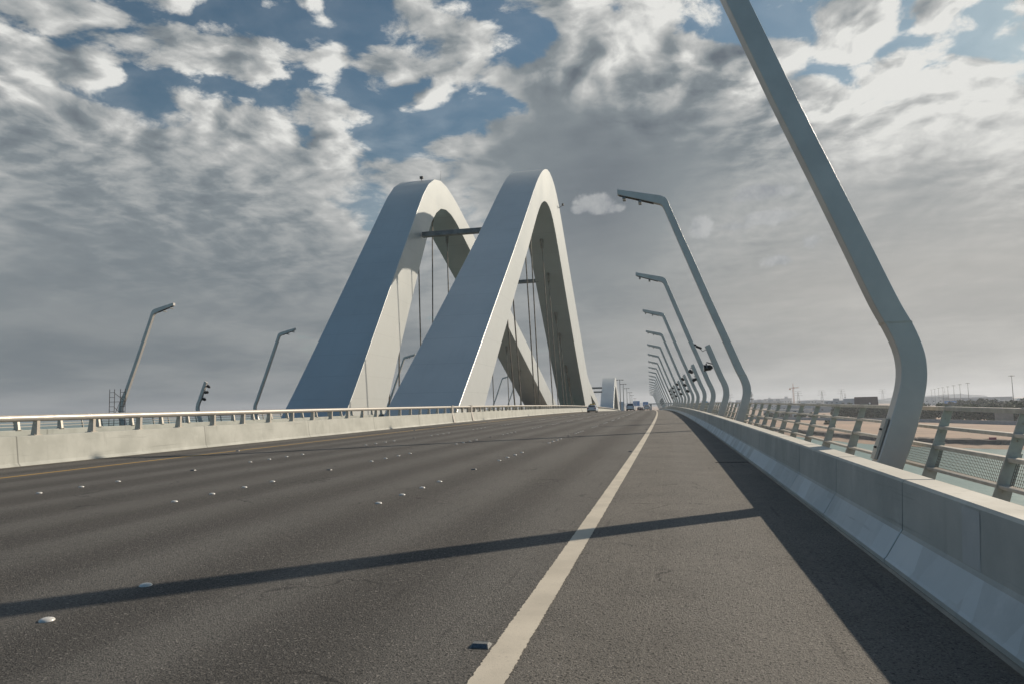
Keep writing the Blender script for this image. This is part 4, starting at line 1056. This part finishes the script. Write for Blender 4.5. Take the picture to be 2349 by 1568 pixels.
# brown block with a white emblem
root = empty("brown_block", (155, 632, -14.2)); root.rotation_euler = (0, 0, -math.atan2(155, 632)); tag(root, "dark brown slab shaped block with a small white emblem behind the sand flat", "building")
bm = bmesh.new(); box(bm, (0, 0, 8.8), (18.4, 5, 17.6), taper=.93); finish(bm, "walls", M['brown_wall'], root)
bm = bmesh.new(); tube(bm, (2.6, -2.5, 12.2), (2.6, -2.62, 12.2), .75, n=10); box(bm, (2.9, -2.56, 11.3), (.6, .1, 1.3)); finish(bm, "emblem", M['white_sign'], root)
# crane
cx_, cy_ = 203, 1290
root = empty("tower_crane", (cx_, cy_, -14)); tag(root, "orange tower crane with a lattice jib on the right skyline", "crane")
bm = bmesh.new()
for dx in (-.9, .9):
    for dy in (-.9, .9): tube(bm, (dx, dy, 0), (dx, dy, 37), .22, n=4)
for k in range(12):
    z = k * 3.1
    tube(bm, (-.9, -.9, z), (.9, -.9, z + 3.1), .14, n=4); tube(bm, (.9, .9, z), (-.9, .9, z + 3.1), .14, n=4); tube(bm, (-.9, .9, z), (-.9, -.9, z + 3.1), .14, n=4)
finish(bm, "mast", M['orange'], root)
bm = bmesh.new()
for dz in (0, 1.4): tube(bm, (-6, 0, 36 + dz), (9, -4, 37.2 + dz), .25, n=4)
for k in range(9): tube(bm, (-6 + k * 1.6, -k * .43, 36 + k * .13), (-5.2 + k * 1.6, -k * .43 - .2, 37.5 + k * .13), .15, n=4)
box(bm, (-5.2, 0, 35.2), (2.6, 2, 2.2)); finish(bm, "jib", M['orange'], root)
bm = bmesh.new(); tube(bm, (-.7, 0, 37), (0, 0, 45), .25, n=4); tube(bm, (.7, 0, 37), (0, 0, 45), .25, n=4); box(bm, (.9, -1, 37.5), (1.6, 1.4, 2)); finish(bm, "cab_and_peak", M['orange'], root)
def pylon(x, y, h, label):
    root = empty("power_pylon", (x, y, -14)); tag(root, label, "power pylon", "power pylons on the right skyline")
    bm = bmesh.new()
    for sx in (-1, 1):
        for sy in (-1, 1): tube(bm, (sx * h * .1, sy * h * .1, 0), (sx * h * .015, sy * h * .015, h * .9), .28, n=4)
    for k in range(6):
        z = h * .15 * k; w0 = h * (.1 - .0142 * k)
        tube(bm, (-w0, -w0, z), (w0 * .86, -w0 * .86, z + h * .15), .2, n=4); tube(bm, (w0, -w0, z), (-w0 * .86, -w0 * .86, z + h * .15), .2, n=4)
    finish(bm, "lattice_body", M['grey_metal'], root)
    for k, f in enumerate((.68, .80, .92)):
        bm = bmesh.new(); w = h * (.26 - .03 * k)
        tube(bm, (-w, 0, h * f), (w, 0, h * f), .25, n=4); tube(bm, (-w, 0, h * f), (0, 0, h * (f + .045)), .2, n=4); tube(bm, (w, 0, h * f), (0, 0, h * (f + .045)), .2, n=4); finish(bm, "crossarm", M['grey_metal'], root)
pylon(313, 1920, 42, "wide lattice pylon left of the orange crane"); pylon(372, 1934, 42, "lattice pylon over the long pale warehouse"); pylon(514, 2377, 50, "thin lattice pylon left of the brown block"); pylon(690, 2600, 50, "faint lattice pylon right of the brown block")
pylon(150, 1960, 40, "faint lattice pylon between the leaning posts and the crane")
def radio_mast(x, y, h, label, z0=-14):
    root = empty("radio_mast", (x, y, z0)); tag(root, label, "radio mast"); bm = bmesh.new(); tube(bm, (0, 0, 0), (0, 0, h), .45, .2, 6); finish(bm, "mast", M['grey_metal'], root)
    for k in range(3):
        bm = bmesh.new(); box(bm, (.9 * math.cos(k * 2.1), .9 * math.sin(k * 2.1), h * .88), (.4, .4, 2.6)); finish(bm, "antenna", M['white_wall'], root)
    bm = bmesh.new(); tube(bm, (0, 0, h * .72), (0, 0, h * .76), 1.6, n=8); finish(bm, "platform", M['grey_metal'], root)
radio_mast(67, 640, 24, "pale radio mast with panel antennas between the leaning posts")
radio_mast(310, 1406, 27, "radio mast behind the grey hall on the skyline"); radio_mast(760, 2250, 42, "slim dark tower on the right skyline past the high masts")
# round blue sign
root = empty("round_sign", (25, 560, -14)); tag(root, "round light blue sign over a dark panel between the leaning posts", "sign")
bm = bmesh.new(); tube(bm, (0, 0, 14.6), (0, .3, 14.6), 2.3, n=24); finish(bm, "disc", M['cyan_sign'], root)
bm = bmesh.new(); box(bm, (.3, -.06, 14.6), (.5, .08, 1.9)); box(bm, (-.2, -.06, 14.6), (.9, .08, .5)); finish(bm, "emblem", M['white_sign'], root)
bm = bmesh.new(); box(bm, (0, .2, 10.9), (7, .4, 1.8)); finish(bm, "panel", M['blue_sign'], root); bm = bmesh.new(); tube(bm, (0, .3, 0), (0, .3, 13), .3, n=6); finish(bm, "post", M['grey_metal'], root)
bm = bmesh.new(); box(bm, (0, 0, .4), (2.0, 1.0, .8)); box(bm, (0, 0, .82), (2.1, 1.1, .08)); o = finish(bm, "crate", M['pink']); o.location = (112, 289, -14.0); tag(o, "small faded red crate lying on the sand near the bank", "crate")
# trees
def crown_mesh(seed, n=1500, wide=1.0):
    r = random.Random(seed); bm = bmesh.new()
    lumps = [(Vector((r.uniform(-1.9, 1.9) * wide, r.uniform(-1.9, 1.9) * wide, r.uniform(1.3, 5.4))), r.uniform(1.1, 2.0)) for _ in range(11)]
    for i in range(n):
        c, rad = r.choice(lumps); d = Vector((r.gauss(0, 1), r.gauss(0, 1), r.gauss(0, .8))).normalized()
        p = c + d * rad * (r.random() ** .4); s_ = r.uniform(.30, .62)
        u = Vector((r.gauss(0, 1), r.gauss(0, 1), r.gauss(0, 1))).normalized(); v = u.orthogonal().normalized(); w = u.cross(v)
        a = r.uniform(0, 6.28); v2 = v * math.cos(a) + w * math.sin(a); w2 = u.cross(v2)
        bm.faces.new([bm.verts.new(p + q) for q in (v2 * s_, w2 * s_ * .6, -v2 * s_, -w2 * s_ * .6)])
    return bm
protos = []
for s_, mt in ((1, 'leaf'), (2, 'leaf'), (3, 'leaf2')):
    root = empty("tree"); finish(crown_mesh(s_), "crown", M[mt], root)
    bm = bmesh.new(); tube(bm, (0, 0, -.3), (.1, 0, 2.6), .24, .15, 7)
    for k in range(5):
        a = k * 1.26; tube(bm, (.1, 0, 1.7 + k * .2), (1.3 * math.cos(a), 1.3 * math.sin(a), 3.6), .10, .04, 5)
    finish(bm, "trunk", M['bark'], root); protos.append(root)
r = random.Random(21); tn = 0; spots = []
for i in range(84):   # belt behind the wall
    f = i / 83; x = 250 - 128 * f; y = 345 + 245 * f
    spots.append((x + r.uniform(3, 16), y + r.uniform(5, 26), r.uniform(1.5, 2.0), 'in the dark belt behind the boundary wall'))
for i in range(26):
    f = i / 25; spots.append((330 - 60 * f + r.uniform(-6, 6), 600 + 210 * f + r.uniform(-15, 15), r.uniform(1.6, 2.2), 'in the second belt farther back'))
for i in range(14):
    f = i / 13; spots.append((120 - 40 * f + r.uniform(-4, 8), 610 + 90 * f + r.uniform(-8, 8), r.uniform(.7, 1.0), 'among the houses left of the brown block'))
spots.append((262, 590, 2.3, 'standing tall above the belt near the right edge'))
cnts = {}
for x, y, s_, lab in spots:
    o = protos[tn % 3] if tn < 3 else dup(protos[r.choice((0, 1, 0, 1, 2))])
    tn += 1; o.location = (x, y, -14.1); o.rotation_euler = (0, 0, r.uniform(0, 6)); o.scale = (s_, s_, s_ * r.uniform(.8, 1.05))
    cnts[lab] = cnts.get(lab, 0) + 1
    tag(o, ("bushy tree %s" % lab) if 'tall' in lab else "bushy tree %s, %s from the right" % (lab, nth(cnts[lab])), "tree", "trees on the right bank")
bm = crown_mesh(8, 900, 1.1); o = finish(bm, "bush", M['leaf']); o.location = (98, 491, -14.9); o.scale = (1.0, 1.0, .55); tag(o, "lone dark bush on the open sand", "bush")

# ================================================================ hazy air
HAZE = 1
if HAZE:
    bm = bmesh.new(); box(bm, (200, 2000, 20), (7000, 7800, 76)); hz = None
    bm2 = bmesh.new(); me = bpy.data.meshes.new("haze"); bm.to_mesh(me); bm.free(); bm2.free()
    hz = bpy.data.objects.new("haze", me); col.objects.link(hz); hz['kind'] = 'stuff'; hz['label'] = "thin hazy air over the water and the far bank"
    hm = bpy.data.materials.new("haze"); hm.use_nodes = True; t = hm.node_tree; t.nodes.clear()
    v = t.nodes.new('ShaderNodeVolumePrincipled'); v.inputs['Color'].default_value = (.86, .91, 1, 1); v.inputs['Density'].default_value = HAZE_D; v.inputs['Anisotropy'].default_value = .3
    ot = t.nodes.new('ShaderNodeOutputMaterial'); t.links.new(v.outputs[0], ot.inputs['Volume']); me.materials.append(hm)
